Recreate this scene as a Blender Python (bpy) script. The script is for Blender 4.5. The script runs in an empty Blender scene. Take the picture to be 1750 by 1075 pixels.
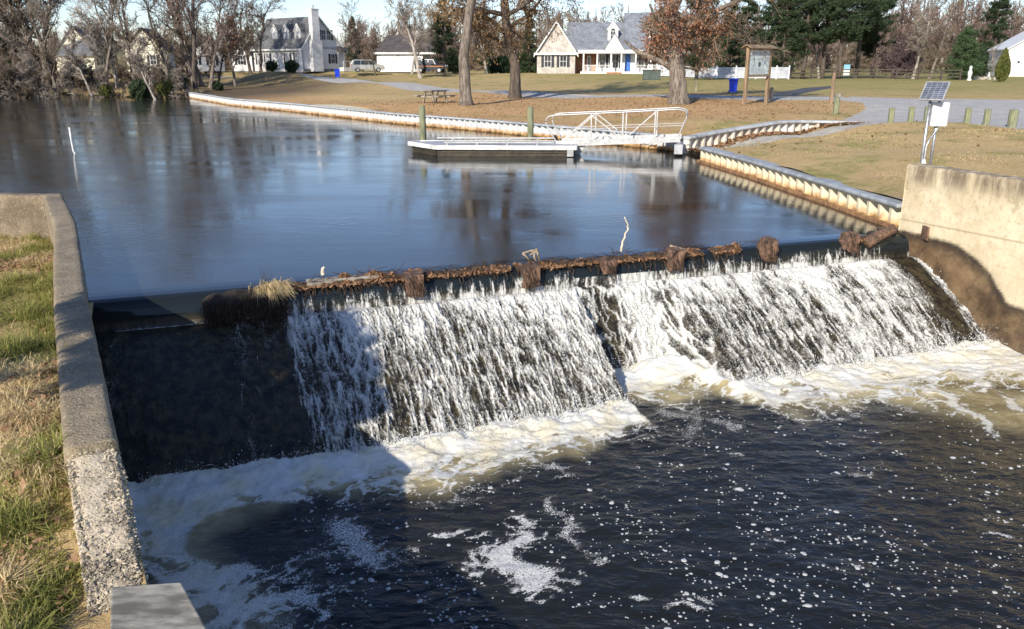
import bpy, math, random
import numpy as np
from mathutils import Vector
from mathutils.geometry import delaunay_2d_cdt
R = math.radians
scn = bpy.context.scene
# ------------------------------------------------------------------ camera, world, sun, exposure
TH = R(16.9); HC = 3.2; FP = 1400.0
cd = bpy.data.cameras.new("camera"); cam = bpy.data.objects.new("camera", cd)
scn.collection.objects.link(cam); scn.camera = cam
cam.location = (0, 0, HC); cam.rotation_euler = (R(90) - TH, 0, 0)
cd.sensor_width = 36; cd.lens = 36 * FP / 1750; cd.clip_start = 0.05; cd.clip_end = 6000
SUN = np.array([-0.44, -0.90]); SUN = SUN / np.linalg.norm(SUN); EL = R(28)
sdir = Vector((SUN[0] * math.cos(EL), SUN[1] * math.cos(EL), math.sin(EL)))
w = bpy.data.worlds.new("World"); scn.world = w; w.use_nodes = True
nt = w.node_tree; bg = nt.nodes["Background"]; sky = nt.nodes.new("ShaderNodeTexSky")
sky.sky_type = 'NISHITA'; sky.sun_disc = False; sky.sun_elevation = EL
sky.sun_rotation = math.atan2(SUN[0], SUN[1]) % (2 * math.pi)
sky.altitude = 0; sky.air_density = 1.0; sky.dust_density = 0.35; sky.ozone_density = 2.6
tint = nt.nodes.new('ShaderNodeMix'); tint.data_type = 'RGBA'; tint.blend_type = 'MULTIPLY'; tint.inputs[0].default_value = 1; tint.inputs[7].default_value = (.96, .96, 1.1, 1)
nt.links.new(sky.outputs[0], tint.inputs[6]); nt.links.new(tint.outputs[2], bg.inputs[0]); bg.inputs[1].default_value = 0.125
sl = bpy.data.lights.new("sun", 'SUN'); sl.energy = 5.0; sl.angle = R(0.53); sl.color = (1.0, 0.91, 0.78)
so = bpy.data.objects.new("sun", sl); scn.collection.objects.link(so)
so.rotation_euler = sdir.to_track_quat('Z', 'Y').to_euler()
scn.view_settings.view_transform = 'Standard'; scn.view_settings.look = 'None'
scn.view_settings.exposure = 0.4; scn.view_settings.gamma = 1.0
scn.cycles.max_bounces = 6; scn.cycles.transparent_max_bounces = 8
# ------------------------------------------------------------------ pixel -> world helpers (layout only)
cT, sT = math.cos(TH), math.sin(TH)
def ray(px, py):
    u = (px - 875) / FP; v = (py - 537.5) / FP
    return np.array([u, cT - v * sT, -sT - v * cT])
def at(px, py, z=0.0):
    d = ray(px, py); t = (z - HC) / d[2]; return np.array([d[0] * t, d[1] * t, z])
def atY(px, py, Y):
    d = ray(px, py); t = Y / d[1]; return np.array([d[0] * t, Y, HC + d[2] * t])
# ------------------------------------------------------------------ numpy noise
_rs = np.random.RandomState(7); _perm = np.tile(_rs.permutation(256), 4)
_g = _rs.rand(256) * 2 * np.pi; _gx, _gy = np.cos(_g), np.sin(_g)
def noise2(x, y, seed=0):
    x = np.asarray(x, float) + seed * 17.31; y = np.asarray(y, float) + seed * 5.77
    xi = np.floor(x).astype(int); yi = np.floor(y).astype(int); xf = x - xi; yf = y - yi
    def h(i, j): return _perm[(_perm[i & 255] + j) & 255]
    def gr(i, j, dx, dy):
        k = h(i, j); return _gx[k] * dx + _gy[k] * dy
    u = xf * xf * xf * (xf * (xf * 6 - 15) + 10); v = yf * yf * yf * (yf * (yf * 6 - 15) + 10)
    a = gr(xi, yi, xf, yf); b = gr(xi + 1, yi, xf - 1, yf); c = gr(xi, yi + 1, xf, yf - 1); d = gr(xi + 1, yi + 1, xf - 1, yf - 1)
    return (a + (b - a) * u + (c - a + (a - b - c + d) * u) * v) * 1.5
def fbm(x, y, o=4, seed=0, gain=0.5):
    s = 0; a = 1; t = 0
    for k in range(o):
        s = s + a * noise2(x * 2 ** k, y * 2 ** k, seed + k); t += a; a *= gain
    return s / t
def ridge(x, y, o=4, seed=0):
    s = 0; a = 1; t = 0
    for k in range(o):
        s = s + a * (1 - np.abs(noise2(x * 2 ** k, y * 2 ** k, seed + k)) * 2); t += a; a *= 0.5
    return s / t
def sst(a, b, x):
    t = np.clip((x - a) / (b - a), 0, 1); return t * t * (3 - 2 * t)
# ------------------------------------------------------------------ mesh helpers
COL = scn.collection
def make_mesh(name, V, faces, mats=None, smooth=False, attrs=None):
    V = np.asarray(V, float).reshape(-1, 3)
    me = bpy.data.meshes.new(name)
    faces = [np.asarray(f, dtype=np.int32) for f in faces if len(f)]
    nl = sum(f.size for f in faces); nf = sum(len(f) for f in faces)
    me.vertices.add(len(V)); me.vertices.foreach_set("co", V.ravel().astype(np.float32))
    me.loops.add(nl); me.polygons.add(nf)
    li = np.concatenate([f.ravel() for f in faces]) if faces else np.zeros(0, np.int32)
    tot = np.concatenate([np.full(len(f), f.shape[1], np.int32) for f in faces]) if faces else np.zeros(0, np.int32)
    st = np.concatenate([[0], np.cumsum(tot)[:-1]]).astype(np.int32) if nf else tot
    me.loops.foreach_set("vertex_index", li.astype(np.int32))
    me.polygons.foreach_set("loop_start", st); me.polygons.foreach_set("loop_total", tot)
    me.polygons.foreach_set("use_smooth", np.full(nf, bool(smooth)))
    me.update(calc_edges=True)
    if attrs:
        for k, a in attrs.items():
            at_ = me.attributes.new(k, 'FLOAT', 'POINT'); at_.data.foreach_set("value", np.asarray(a, np.float32).ravel())
    if mats is not None:
        me.materials.append(mats)
    return me
def link(name, me, parent=None, label=None, cat=None, group=None, kind=None, loc=None, rz=0):
    o = bpy.data.objects.new(name, me); COL.objects.link(o)
    if parent is not None: o.parent = parent
    if label: o['label'] = label
    if cat: o['category'] = cat
    if group: o['group'] = group
    if kind: o['kind'] = kind
    if loc is not None: o.location = [float(c) for c in loc]
    o.rotation_euler[2] = rz
    return o
def thing(name, label, cat, loc=(0, 0, 0), rz=0, group=None, kind=None):
    return link(name, None, None, label, cat, group, kind, loc, rz)
class MB:
    def __init__(s): s.v = []; s.f = {}; s.n = 0
    def add(s, V, F):
        V = np.asarray(V, float).reshape(-1, 3); F = np.asarray(F, int)
        if F.ndim == 1: F = F.reshape(1, -1)
        s.v.append(V); s.f.setdefault(F.shape[1], []).append(F + s.n); s.n += len(V); return s
    def box(s, c, d, rz=0, rx=0, ry=0, taper=1.0):
        x, y, z = [q / 2 for q in d]
        V = np.array([[-x, -y, -z], [x, -y, -z], [x, y, -z], [-x, y, -z], [-x * taper, -y * taper, z], [x * taper, -y * taper, z], [x * taper, y * taper, z], [-x * taper, y * taper, z]])
        for a, (i, j) in ((rx, (1, 2)), (ry, (2, 0)), (rz, (0, 1))):
            if a:
                ca, sa = math.cos(a), math.sin(a); p = V[:, i] * ca - V[:, j] * sa; q = V[:, i] * sa + V[:, j] * ca; V[:, i] = p; V[:, j] = q
        return s.add(V + np.array(c), [[0, 3, 2, 1], [4, 5, 6, 7], [0, 1, 5, 4], [1, 2, 6, 5], [2, 3, 7, 6], [3, 0, 4, 7]])
    def b(s, x0, x1, y0, y1, z0, z1): return s.box(((x0 + x1) / 2, (y0 + y1) / 2, (z0 + z1) / 2), (abs(x1 - x0), abs(y1 - y0), abs(z1 - z0)))
    def beam(s, p0, p1, w, h):
        p0 = np.array(p0, float); p1 = np.array(p1, float); d = p1 - p0; L = np.linalg.norm(d); d /= L
        up = np.array([0, 0, 1.0]) if abs(d[2]) < 0.95 else np.array([0, 1.0, 0])
        a = np.cross(d, up); a /= np.linalg.norm(a); b_ = np.cross(a, d)
        V = [];
        for p in (p0, p1):
            for (i, j) in ((-1, -1), (1, -1), (1, 1), (-1, 1)): V.append(p + a * i * w / 2 + b_ * j * h / 2)
        return s.add(V, [[0, 3, 2, 1], [4, 5, 6, 7], [0, 1, 5, 4], [1, 2, 6, 5], [2, 3, 7, 6], [3, 0, 4, 7]])
    def tube(s, P, rad, k=8, cap=True):
        P = np.array(P, float); n = len(P)
        rad = np.full(n, rad, float) if np.isscalar(rad) else np.array(rad, float)
        T = np.gradient(P, axis=0); T /= np.linalg.norm(T, axis=1)[:, None] + 1e-9
        up = np.array([0, 0, 1.0]) if abs(T[0][2]) < 0.9 else np.array([1.0, 0, 0])
        A = np.cross(T, up); A /= np.linalg.norm(A, axis=1)[:, None] + 1e-9; B = np.cross(A, T)
        th = np.arange(k) * 2 * np.pi / k
        V = P[:, None, :] + rad[:, None, None] * (np.cos(th)[None, :, None] * A[:, None, :] + np.sin(th)[None, :, None] * B[:, None, :])
        i = np.arange(n - 1)[:, None] * k; j = np.arange(k)[None, :]; j2 = (j + 1) % k
        F = np.stack([i + j, i + j2, i + k + j2, i + k + j], -1).reshape(-1, 4)
        base = s.n; s.add(V.reshape(-1, 3), F)
        if cap:
            s.f.setdefault(k, []).append(np.array([list(range(k))[::-1], [(n - 1) * k + q for q in range(k)]]) + base)
        return s
    def segs(s, P0, P1, r0, r1, k=3):
        P0 = np.asarray(P0); P1 = np.asarray(P1); D = P1 - P0; D = D / (np.linalg.norm(D, axis=1)[:, None] + 1e-9)
        up = np.where((np.abs(D[:, 2]) < 0.9)[:, None], np.array([[0, 0, 1.0]]), np.array([[1.0, 0, 0]]))
        A = np.cross(D, up); A /= np.linalg.norm(A, axis=1)[:, None] + 1e-9; B = np.cross(A, D)
        th = np.arange(k) * 2 * np.pi / k; cs = np.cos(th)[None, :, None] * A[:, None, :] + np.sin(th)[None, :, None] * B[:, None, :]
        V = np.concatenate([P0[:, None, :] + np.asarray(r0)[:, None, None] * cs, P1[:, None, :] + np.asarray(r1)[:, None, None] * cs], 1)
        i = np.arange(len(P0))[:, None] * 2 * k; j = np.arange(k)[None, :]; j2 = (j + 1) % k
        F = np.stack([i + j, i + j2, i + k + j2, i + k + j], -1).reshape(-1, 4)
        return s.add(V.reshape(-1, 3), F)
    def prism(s, poly, z0, z1):       # poly in xy, extruded in z
        n = len(poly); P = np.array(poly, float)
        V = np.vstack([np.c_[P, np.full(n, z0)], np.c_[P, np.full(n, z1)]])
        base = s.n; s.add(V, [[i, (i + 1) % n, n + (i + 1) % n, n + i] for i in range(n)])
        s.f.setdefault(n, []).append(np.array([list(range(n))[::-1], list(range(n, 2 * n))]) + base); return s
    def extr(s, poly, axis, a, b_):   # poly of 2 coords in the plane normal to axis ('x' or 'y')
        n = len(poly); V = []
        for q in (a, b_):
            for (u, v) in poly: V.append((q, u, v) if axis == 'x' else (u, q, v))
        base = s.n; s.add(V, [[i, (i + 1) % n, n + (i + 1) % n, n + i] for i in range(n)])
        s.f.setdefault(n, []).append(np.array([list(range(n))[::-1], list(range(n, 2 * n))]) + base); return s
    def lathe(s, prof, c=(0, 0, 0), k=16):
        n = len(prof); th = np.arange(k) * 2 * np.pi / k
        V = np.array([[r * math.cos(t) + c[0], r * math.sin(t) + c[1], z + c[2]] for (r, z) in prof for t in th])
        i = np.arange(n - 1)[:, None] * k; j = np.arange(k)[None, :]; j2 = (j + 1) % k
        F = np.stack([i + j, i + j2, i + k + j2, i + k + j], -1).reshape(-1, 4)
        base = s.n; s.add(V, F); s.f.setdefault(k, []).append(np.array([list(range(k))[::-1], [(n - 1) * k + q for q in range(k)]]) + base); return s
    def mesh(s, name, mat, smooth=False, off=None):
        V = np.vstack(s.v) if s.v else np.zeros((0, 3))
        if off is not None: V = V - np.array(off)
        return make_mesh(name, V, [np.vstack(f) for f in s.f.values()], mat, smooth)
    def build(s, name, mat, parent=None, smooth=False, off=None, bevel=0, **kw):
        o = link(name, s.mesh(name, mat, smooth, off), parent, **kw)
        if bevel:
            m = o.modifiers.new("bevel", 'BEVEL'); m.width = bevel; m.segments = 2; m.limit_method = 'ANGLE'
        return o
def copy_tree(o, parent=None):
    c = o.copy(); COL.objects.link(c)
    if parent is not None: c.parent = parent
    for ch in list(o.children): copy_tree(ch, c)
    return c
# ------------------------------------------------------------------ material helpers
MATS = {}
def ND(nt, t, **kw):
    n = nt.nodes.new(t)
    for k, v in kw.items():
        if k.startswith("i_"):
            key = k[2:]; key = int(key) if key.isdigit() else key
            n.inputs[key].default_value = v
        else: setattr(n, k, v)
    return n
def mathn(nt, op, a, b=None, c=None, clamp=False):
    n = nt.nodes.new("ShaderNodeMath"); n.operation = op; n.use_clamp = clamp
    for i, q in enumerate((a, b, c)):
        if q is None: continue
        if hasattr(q, 'links'): nt.links.new(q, n.inputs[i])
        else: n.inputs[i].default_value = q
    return n.outputs[0]
def mixc(nt, f, a, b):
    n = nt.nodes.new("ShaderNodeMix"); n.data_type = 'RGBA'
    for idx, q in ((0, f), (6, a), (7, b)):
        if hasattr(q, 'links'): nt.links.new(q, n.inputs[idx])
        else: n.inputs[idx].default_value = q if idx == 0 else (*q[:3], 1)
    return n.outputs[2]
def ramp(nt, f, lo, hi):
    n = nt.nodes.new("ShaderNodeMapRange"); n.interpolation_type = 'SMOOTHSTEP'
    nt.links.new(f, n.inputs[0]); n.inputs[1].default_value = lo; n.inputs[2].default_value = hi; return n.outputs[0]
def noiseN(nt, vec, scale, detail=4, rough=0.6, dist=0.0):
    n = ND(nt, "ShaderNodeTexNoise", i_Scale=scale, i_Detail=detail, i_Roughness=rough, i_Distortion=dist)
    nt.links.new(vec, n.inputs["Vector"]); return n.outputs[0]
def vorN(nt, vec, scale, feat='F1', out=0):
    n = ND(nt, "ShaderNodeTexVoronoi", feature=feat, i_Scale=scale); nt.links.new(vec, n.inputs["Vector"]); return n.outputs[out]
def coords(nt, world=True, scale=None):
    if world: v = nt.nodes.new("ShaderNodeNewGeometry").outputs["Position"]
    else: v = nt.nodes.new("ShaderNodeTexCoord").outputs["Object"]
    if scale:
        m = nt.nodes.new("ShaderNodeMapping"); nt.links.new(v, m.inputs[0]); m.inputs[3].default_value = scale; v = m.outputs[0]
    return v
def attrN(nt, name):
    n = nt.nodes.new("ShaderNodeAttribute"); n.attribute_name = name; return n.outputs["Fac"]
def bumpN(nt, h, strength, dist, bs=None):
    n = nt.nodes.new("ShaderNodeBump"); n.inputs["Strength"].default_value = strength; n.inputs["Distance"].default_value = dist
    nt.links.new(h, n.inputs["Height"]); 
    if bs is not None: nt.links.new(n.outputs[0], bs.inputs["Normal"])
    return n
def newmat(name):
    m = bpy.data.materials.new(name); m.use_nodes = True; return m, m.node_tree, m.node_tree.nodes["Principled BSDF"]
def M(name, col, rough=0.6, var=0.25, scale=6.0, bump=0.3, bd=0.01, spec=0.5, metal=0.0, col2=None, stretch=None, world=False, detail=5):
    if name in MATS: return MATS[name]
    m, nt, b = newmat(name); v = coords(nt, world, stretch)
    n1 = noiseN(nt, v, scale, detail); n2 = noiseN(nt, v, scale * 0.23, 3)
    c2 = col2 if col2 else tuple(c * (1 - var) * 0.75 for c in col)
    f = ramp(nt, mathn(nt, 'ADD', mathn(nt, 'MULTIPLY', n1, 0.6), mathn(nt, 'MULTIPLY', n2, 0.4)), 0.38, 0.62)
    c = mixc(nt, f, c2, tuple(min(1, q * (1 + var * 0.3)) for q in col)); nt.links.new(c, b.inputs["Base Color"])
    b.inputs["Roughness"].default_value = rough; b.inputs["Specular IOR Level"].default_value = spec; b.inputs["Metallic"].default_value = metal
    if bump: bumpN(nt, n1, bump, bd, b)
    MATS[name] = m; return m
# common materials
WHITE = M("white_siding", (0.72, 0.72, 0.7), 0.5, 0.02, 3, 0.1)
WTRIM = M("white_trim", (0.74, 0.74, 0.72), 0.45, 0.02, 3, 0)
SHING = M("grey_shingles", (0.13, 0.135, 0.14), 0.9, 0.35, 5, 0.5, 0.03)
SHING2 = M("blue_grey_shingles", (0.22, 0.24, 0.27), 0.85, 0.25, 5, 0.5, 0.03)
SHING3 = M("brown_shingles", (0.085, 0.075, 0.075), 0.9, 0.3, 5, 0.5, 0.03)
SHUT = M("dark_shutter", (0.018, 0.02, 0.024), 0.5, 0.1, 3, 0)
BLUE = M("blue_plastic", (0.02, 0.08, 0.9), 0.4, 0.12, 5, 0)
BDOOR = M("blue_door_paint", (0.05, 0.17, 0.55), 0.4, 0.08, 5, 0)
BRICK = M("orange_brick", (0.42, 0.2, 0.11), 0.85, 0.3, 14, 0.3)
GALV = M("galvanised_steel", (0.5, 0.51, 0.52), 0.38, 0.15, 18, 0.1, 0.002, metal=0.7)
ALU = M("brushed_aluminium", (0.5, 0.5, 0.49), 0.42, 0.04, 9, 0.1, 0.002, metal=0.35)
WOODG = M("weathered_grey_wood", (0.3, 0.27, 0.22), 0.85, 0.35, 9, 0.5, 0.01, stretch=(1, 1, 0.15))
WOODT = M("treated_tan_wood", (0.3, 0.21, 0.13), 0.8, 0.3, 9, 0.4, 0.01, stretch=(1, 1, 0.12))
WOODGR = M("green_treated_wood", (0.23, 0.235, 0.135), 0.85, 0.35, 10, 0.5, 0.01, col2=(0.13, 0.145, 0.085), stretch=(1, 1, 0.2))
WOODD = M("dark_wet_timber", (0.055, 0.042, 0.024), 0.55, 0.4, 7, 0.6, 0.02)
BARK = M("grey_bark", (0.22, 0.185, 0.15), 0.95, 0.4, 9, 1.0, 0.05, col2=(0.085, 0.068, 0.055), stretch=(1.4, 1.4, 0.22))
BARKD = M("dark_bark", (0.125, 0.1, 0.08), 0.95, 0.4, 9, 1.0, 0.05, col2=(0.05, 0.04, 0.032), stretch=(1.4, 1.4, 0.22))
BARKP = M("pale_bark", (0.38, 0.35, 0.3), 0.9, 0.4, 5, 0.6, 0.03, col2=(0.17, 0.15, 0.125), stretch=(1, 1, 0.4))
TWIG = M("grey_brown_twigs", (0.2, 0.155, 0.11), 0.9, 0.3, 1.5, 0)
TWIGR = M("reddish_twigs", (0.2, 0.14, 0.115), 0.9, 0.3, 1.5, 0)
TWIGP = M("pale_twigs", (0.29, 0.245, 0.2), 0.9, 0.3, 1.5, 0)
TWIGV = M("purple_twigs", (0.11, 0.075, 0.08), 0.9, 0.3, 1.5, 0)
def leafmat(name, c1, c2, sc=1.2, trans=0.25):
    m, nt, b = newmat(name); v = coords(nt, False); n = noiseN(nt, v, sc, 5, 0.7); f = ramp(nt, n, 0.36, 0.64)
    n2 = noiseN(nt, v, sc * 14, 2); c = mixc(nt, f, c1, c2); c = mixc(nt, mathn(nt, 'MULTIPLY', n2, 0.45), c, tuple(q * 1.5 for q in c2))
    nt.links.new(c, b.inputs["Base Color"]); b.inputs["Roughness"].default_value = 0.7; b.inputs["Specular IOR Level"].default_value = 0.25
    tr = nt.nodes.new("ShaderNodeBsdfTranslucent"); nt.links.new(c, tr.inputs[0]); mx = nt.nodes.new("ShaderNodeMixShader"); mx.inputs[0].default_value = trans
    nt.links.new(b.outputs[0], mx.inputs[1]); nt.links.new(tr.outputs[0], mx.inputs[2]); nt.links.new(mx.outputs[0], nt.nodes["Material Output"].inputs[0]); return m
LRUST = leafmat("rust_oak_leaves", (0.19, 0.095, 0.055), (0.36, 0.2, 0.125))
LTAN = leafmat("tan_oak_leaves", (0.2, 0.13, 0.06), (0.33, 0.22, 0.11))
LPINE = leafmat("pine_needles", (0.014, 0.028, 0.014), (0.045, 0.068, 0.03), 0.8, 0.1)
LHOLLY = leafmat("yellow_green_leaves", (0.06, 0.075, 0.02), (0.16, 0.17, 0.05), 0.8)
LSPRUCE = leafmat("spruce_needles", (0.03, 0.06, 0.028), (0.07, 0.11, 0.045), 0.8, 0.1)
GRB = leafmat("green_grass_blades", (0.12, 0.14, 0.03), (0.3, 0.29, 0.085), 2.0, 0.35)
GRS = leafmat("straw_grass_blades", (0.36, 0.27, 0.13), (0.6, 0.48, 0.27), 2.0, 0.3)
DEADL = leafmat("dead_leaves", (0.1, 0.055, 0.03), (0.34, 0.2, 0.11), 3.0, 0.15)
# ------------------------------------------------------------------ layout lines
ZL = -1.6
C0 = at(160, 515)[:2]; C1 = at(1548, 400)[:2]; LE = np.linalg.norm(C1 - C0); E_ = (C1 - C0) / LE; N_ = np.array([E_[1], -E_[0]])
def dpt(s, n, z=0.0): q = C0 + s * E_ + n * N_; return np.array([q[0], q[1], z])
WL = [np.array(p) for p in ((-9.95, 18.1), (-7.9, 14.7), (-5.14, 9.55), (-2.98, 5.65), (-2.30, 4.45))]   # left wall, water-side top edge
RW0 = np.array([7.72, 16.15]); RWD = np.array([8.70 - 7.72, 14.0 - 16.15]); RWD /= np.linalg.norm(RWD)
RW = [RW0, RW0 + RWD * 4.2, RW0 + RWD * 4.2 + np.array([3.2, -4.6]), RW0 + RWD * 4.2 + np.array([6.5, -12])]
bulk_far = [at(*p)[:2] for p in ((322, 167), (400, 181), (500, 191), (680, 212), (800, 222.5), (930, 235), (1109, 254), (1168, 261))]
ramp_wall = [at(1168, 261, 0)[:2], at(1225, 250, .12)[:2], at(1367, 228, .4)[:2], at(1464, 210, .85)[:2]]
bulk_near = [at(1203, 276)[:2], at(1300, 306)[:2], at(1420, 347)[:2], at(1546, 391)[:2]]
left_shore = [at(*p)[:2] for p in ((310, 167), (260, 169), (200, 165), (140, 163), (80, 160), (20, 158), (-40, 157))]
pond = [np.array(p) for p in ((-10.35, 18.6), (-30, 20.5), (-120, 24), (-120, 96))] + left_shore[::-1] + bulk_far + [at(1195, 268, 0.0)[:2]] + bulk_near + \
       [RW0 + np.array([0.1, 0.1]), RW0] + [dpt(0, 0)[:2]] + [p - np.array([.02, 0]) for p in (WL[1], WL[0])]
pool = [dpt(0, 0)[:2], RW0] + [p + np.array([.1, 0]) for p in RW[1:]] + [np.array([16, -14]), np.array([-2, -14]), np.array([.3, -.5])] + [p for p in WL[::-1][:3]]
road_c = [at(330, 128, 1.6)[:2], at(470, 132, 1.55)[:2], at(600, 137, 1.48)[:2], at(760, 147, 1.36)[:2], at(872, 156.5, 1.28)[:2], at(1000, 160.5, 1.25)[:2], at(1140, 163, 1.22)[:2], at(1290, 166, 1.18)[:2], at(1450, 168, 1.15)[:2]]
def ribbon(c, wds):
    c = np.array(c); T = np.gradient(c, axis=0); T /= np.linalg.norm(T, axis=1)[:, None]; Nn = np.c_[-T[:, 1], T[:, 0]]; wds = np.array(wds)[:, None] / 2
    return [*(c + Nn * wds), *((c - Nn * wds)[::-1])]
road = ribbon(road_c, [4.2] * len(road_c))
parking = [at(1440, 171, 1.12)[:2], at(1475, 176, 1.1)[:2], at(1480, 182, 1.08)[:2], at(1452, 196, 1.0)[:2], at(1440, 201, .95)[:2], at(1466, 209, .9)[:2], at(1510, 209.5, .92)[:2], at(1560, 207, .93)[:2], at(1640, 209, .95)[:2], at(1740, 216, .97)[:2], at(1900, 228, 1)[:2], at(2100, 240, 1)[:2], at(2300, 168, 1.1)[:2], at(1750, 167, 1.15)[:2], at(1560, 166.5, 1.15)[:2], at(1455, 165, 1.16)[:2]]
drive = [at(1310, 164, 1.2)[:2], at(1330, 157, 1.24)[:2], at(1375, 150, 1.3)[:2], at(1425, 146, 1.36)[:2], at(1428, 149, 1.34)[:2], at(1385, 155, 1.28)[:2], at(1362, 162, 1.2)[:2], at(1420, 164.5, 1.18)[:2]]
rampp = [at(1186, 258, 0.0)[:2], at(1225, 252.5, .1)[:2], at(1367, 231, .38)[:2], at(1466, 212, .8)[:2], at(1510, 210, .9)[:2], at(1370, 235, .42)[:2], at(1236, 258, .12)[:2], at(1212, 262, .05)[:2]]
# ------------------------------------------------------------------ terrain heights
CP = []
def cp(px, py, z): p = at(px, py, z); CP.append((p[0], p[1], z))
for p in bulk_far[:-1]: CP.append((p[0] + .2, p[1] + .6, .58))
for a in ((795, 180, .9), (880, 168, .98), (1160, 178, .98), (745, 177, .9), (600, 160, .95), (500, 160, .85), (1290, 178, 1.02), (1225, 205, .85), (1380, 195, .95), (640, 141, 1.42), (870, 156, 1.28), (1140, 163, 1.22),
          (1400, 166, 1.16), (1252, 158, 1.24), (576, 134, 1.5), (470, 132, 1.52), (700, 127, 2.05), (560, 120, 2.55), (480, 122, 2.45), (1060, 125.5, 2.2), (930, 124.5, 2.25), (1180, 137, 1.8),
          (690, 122.5, 2.3), (1500, 150, 1.3), (1600, 137, 1.6), (1700, 140, 1.6), (1500, 135, 1.65), (1340, 136, 1.7), (1740, 131, 1.7), (1450, 128, 1.7),
          (1650, 180, 1.05), (1600, 208, .95), (1460, 206, .9), (1500, 176, 1.1), (1300, 245, .62), (1400, 260, .75), (1500, 230, .85), (1700, 225, .98)): cp(*a)
for p in bulk_near: CP.append((p[0] + .45, p[1] + .25, .44))
for p in ramp_wall[1:]: CP.append((p[0] - .5, p[1] + .8, .8))
for a, b_ in ((rampp[0], .0), (rampp[1], .1), (rampp[2], .38), (rampp[3], .8), (rampp[4], .9), (rampp[5], .42), (rampp[6], .12), (rampp[7], .05)): CP.append((a[0], a[1], b_))
for a in ((8.6, 17.2, 1.0), (9.5, 15.5, 1.2), (10.5, 14, 1.25), (14, 17, 1.25), (13, 9, 1.25), (18, 12, 1.3), (22, 20, 1.2), (12, 21, 1.0), (9.2, 20, .7),
          (-11, 17, -.5), (-10.0, 16.6, -.45), (-9, 14.5, -.4), (-7, 11.8, -.1), (-5.7, 9.5, .18), (-4.6, 7.4, .38), (-3.6, 5.6, .36), (-3.2, 4.9, .1), (-2.9, 4.3, -.1), (-2.6, 3.4, -.05), (-10, 11, -.15), (-8, 7, .25), (-5, 3.5, .2), (-3, 1, 0.2), (-16, 14, -.3), (-14, 5, .4), (-30, 8, .6), (-60, 10, .8)): CP.append(a)
for p in left_shore: CP.append((p[0], p[1], -.06)); CP.append((p[0] - 1, p[1] + 3, .35)); CP.append((p[0] - 4, p[1] + 14, .8)); CP.append((p[0] - 9, p[1] + 32, 1.4))
for a in ((-120, 100, .5), (-120, 160, 2), (-60, 170, 2.4), (0, 170, 2.6), (60, 170, 2.2), (130, 160, 2), (120, 60, 1.4), (60, 40, 1.2), (40, 20, 1.2), (0, 300, 3), (-200, 300, 3), (200, 300, 3), (0, 900, 3.1), (600, 600, 3.1), (-600, 600, 3.1), (-1200, 200, 3), (1200, 200, 3), (30, -40, 1), (-40, -40, 1)): CP.append(a)
CP = np.array(CP)
def elev(x, y):
    x = np.atleast_1d(np.asarray(x, float)); y = np.atleast_1d(np.asarray(y, float)); out = np.zeros(len(x))
    for i in range(0, len(x), 4000):
        d2 = (x[i:i + 4000, None] - CP[None, :, 0]) ** 2 + (y[i:i + 4000, None] - CP[None, :, 1]) ** 2
        w_ = 1 / (d2 + 0.15) ** 1.6; out[i:i + 4000] = (w_ * CP[None, :, 2]).sum(1) / w_.sum(1)
    return out
def ev(x, y): return float(elev(x, y)[0])
def inpoly(x, y, poly):
    P = np.array(poly); r = np.zeros(len(x), bool); n = len(P)
    for i in range(n):
        x0, y0 = P[i]; x1, y1 = P[(i + 1) % n]; c = ((y0 > y) != (y1 > y)); 
        with np.errstate(divide='ignore', invalid='ignore'): xi = (x1 - x0) * (y - y0) / (y1 - y0) + x0
        r ^= c & (x < xi)
    return r
rng = np.random.RandomState(3)
pts = []
def grid(x0, x1, y0, y1, st):
    X, Y = np.meshgrid(np.arange(x0, x1, st), np.arange(y0, y1, st)); X = X.ravel() + rng.uniform(-.2, .2, X.size) * st; Y = Y.ravel() + rng.uniform(-.2, .2, Y.size) * st
    return np.c_[X, Y]
g1 = grid(-14, -1.5, 1, 19, .28); g2 = grid(-26, 34, 12, 70, 1.2); g3 = grid(-90, 90, -20, 130, 3.5); g4 = grid(-260, 260, -120, 340, 16); g5 = grid(-1500, 1500, -600, 2400, 150)
def outb(g, b_): return g[~((g[:, 0] > b_[0]) & (g[:, 0] < b_[1]) & (g[:, 1] > b_[2]) & (g[:, 1] < b_[3]))]
g2 = outb(g2, (-14.3, -1.2, .7, 19.3)); g3 = outb(outb(g3, (-26, 34, 12, 70)), (-14.3, -1.2, .7, 19.3)); g4 = outb(g4, (-90, 90, -20, 130)); g5 = outb(g5, (-260, 260, -120, 340))
GP = np.vstack([g1, g2, g3, g4, g5]); keep = ~(inpoly(GP[:, 0], GP[:, 1], pond) | inpoly(GP[:, 0], GP[:, 1], pool)); GP = GP[keep]
def dens(poly, st):
    out = []; n = len(poly)
    for i in range(n):
        a, b_ = np.array(poly[i]), np.array(poly[(i + 1) % n]); k = max(1, int(np.linalg.norm(b_ - a) / st)); 
        for j in range(k): out.append(a + (b_ - a) * j / k)
    return out
V2 = [Vector(p) for p in GP]; ED = []
for poly in (dens(pond, 2), dens(pool, 1), dens(road, 3), dens(parking, 2), dens(drive, 2), dens(rampp, 1)):
    b0 = len(V2); n = len(poly); V2 += [Vector((float(p[0]), float(p[1]))) for p in poly]; ED += [(b0 + i, b0 + (i + 1) % n) for i in range(n)]
cv, ce, cf, *_ = delaunay_2d_cdt(V2, ED, [], 0, 1e-4)
cv = np.array([(p.x, p.y) for p in cv]); cf = np.array([f for f in cf if len(f) == 3])
cz = elev(cv[:, 0], cv[:, 1]); near_l = (cv[:, 0] < -1.5) & (cv[:, 1] < 18.5)
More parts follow.
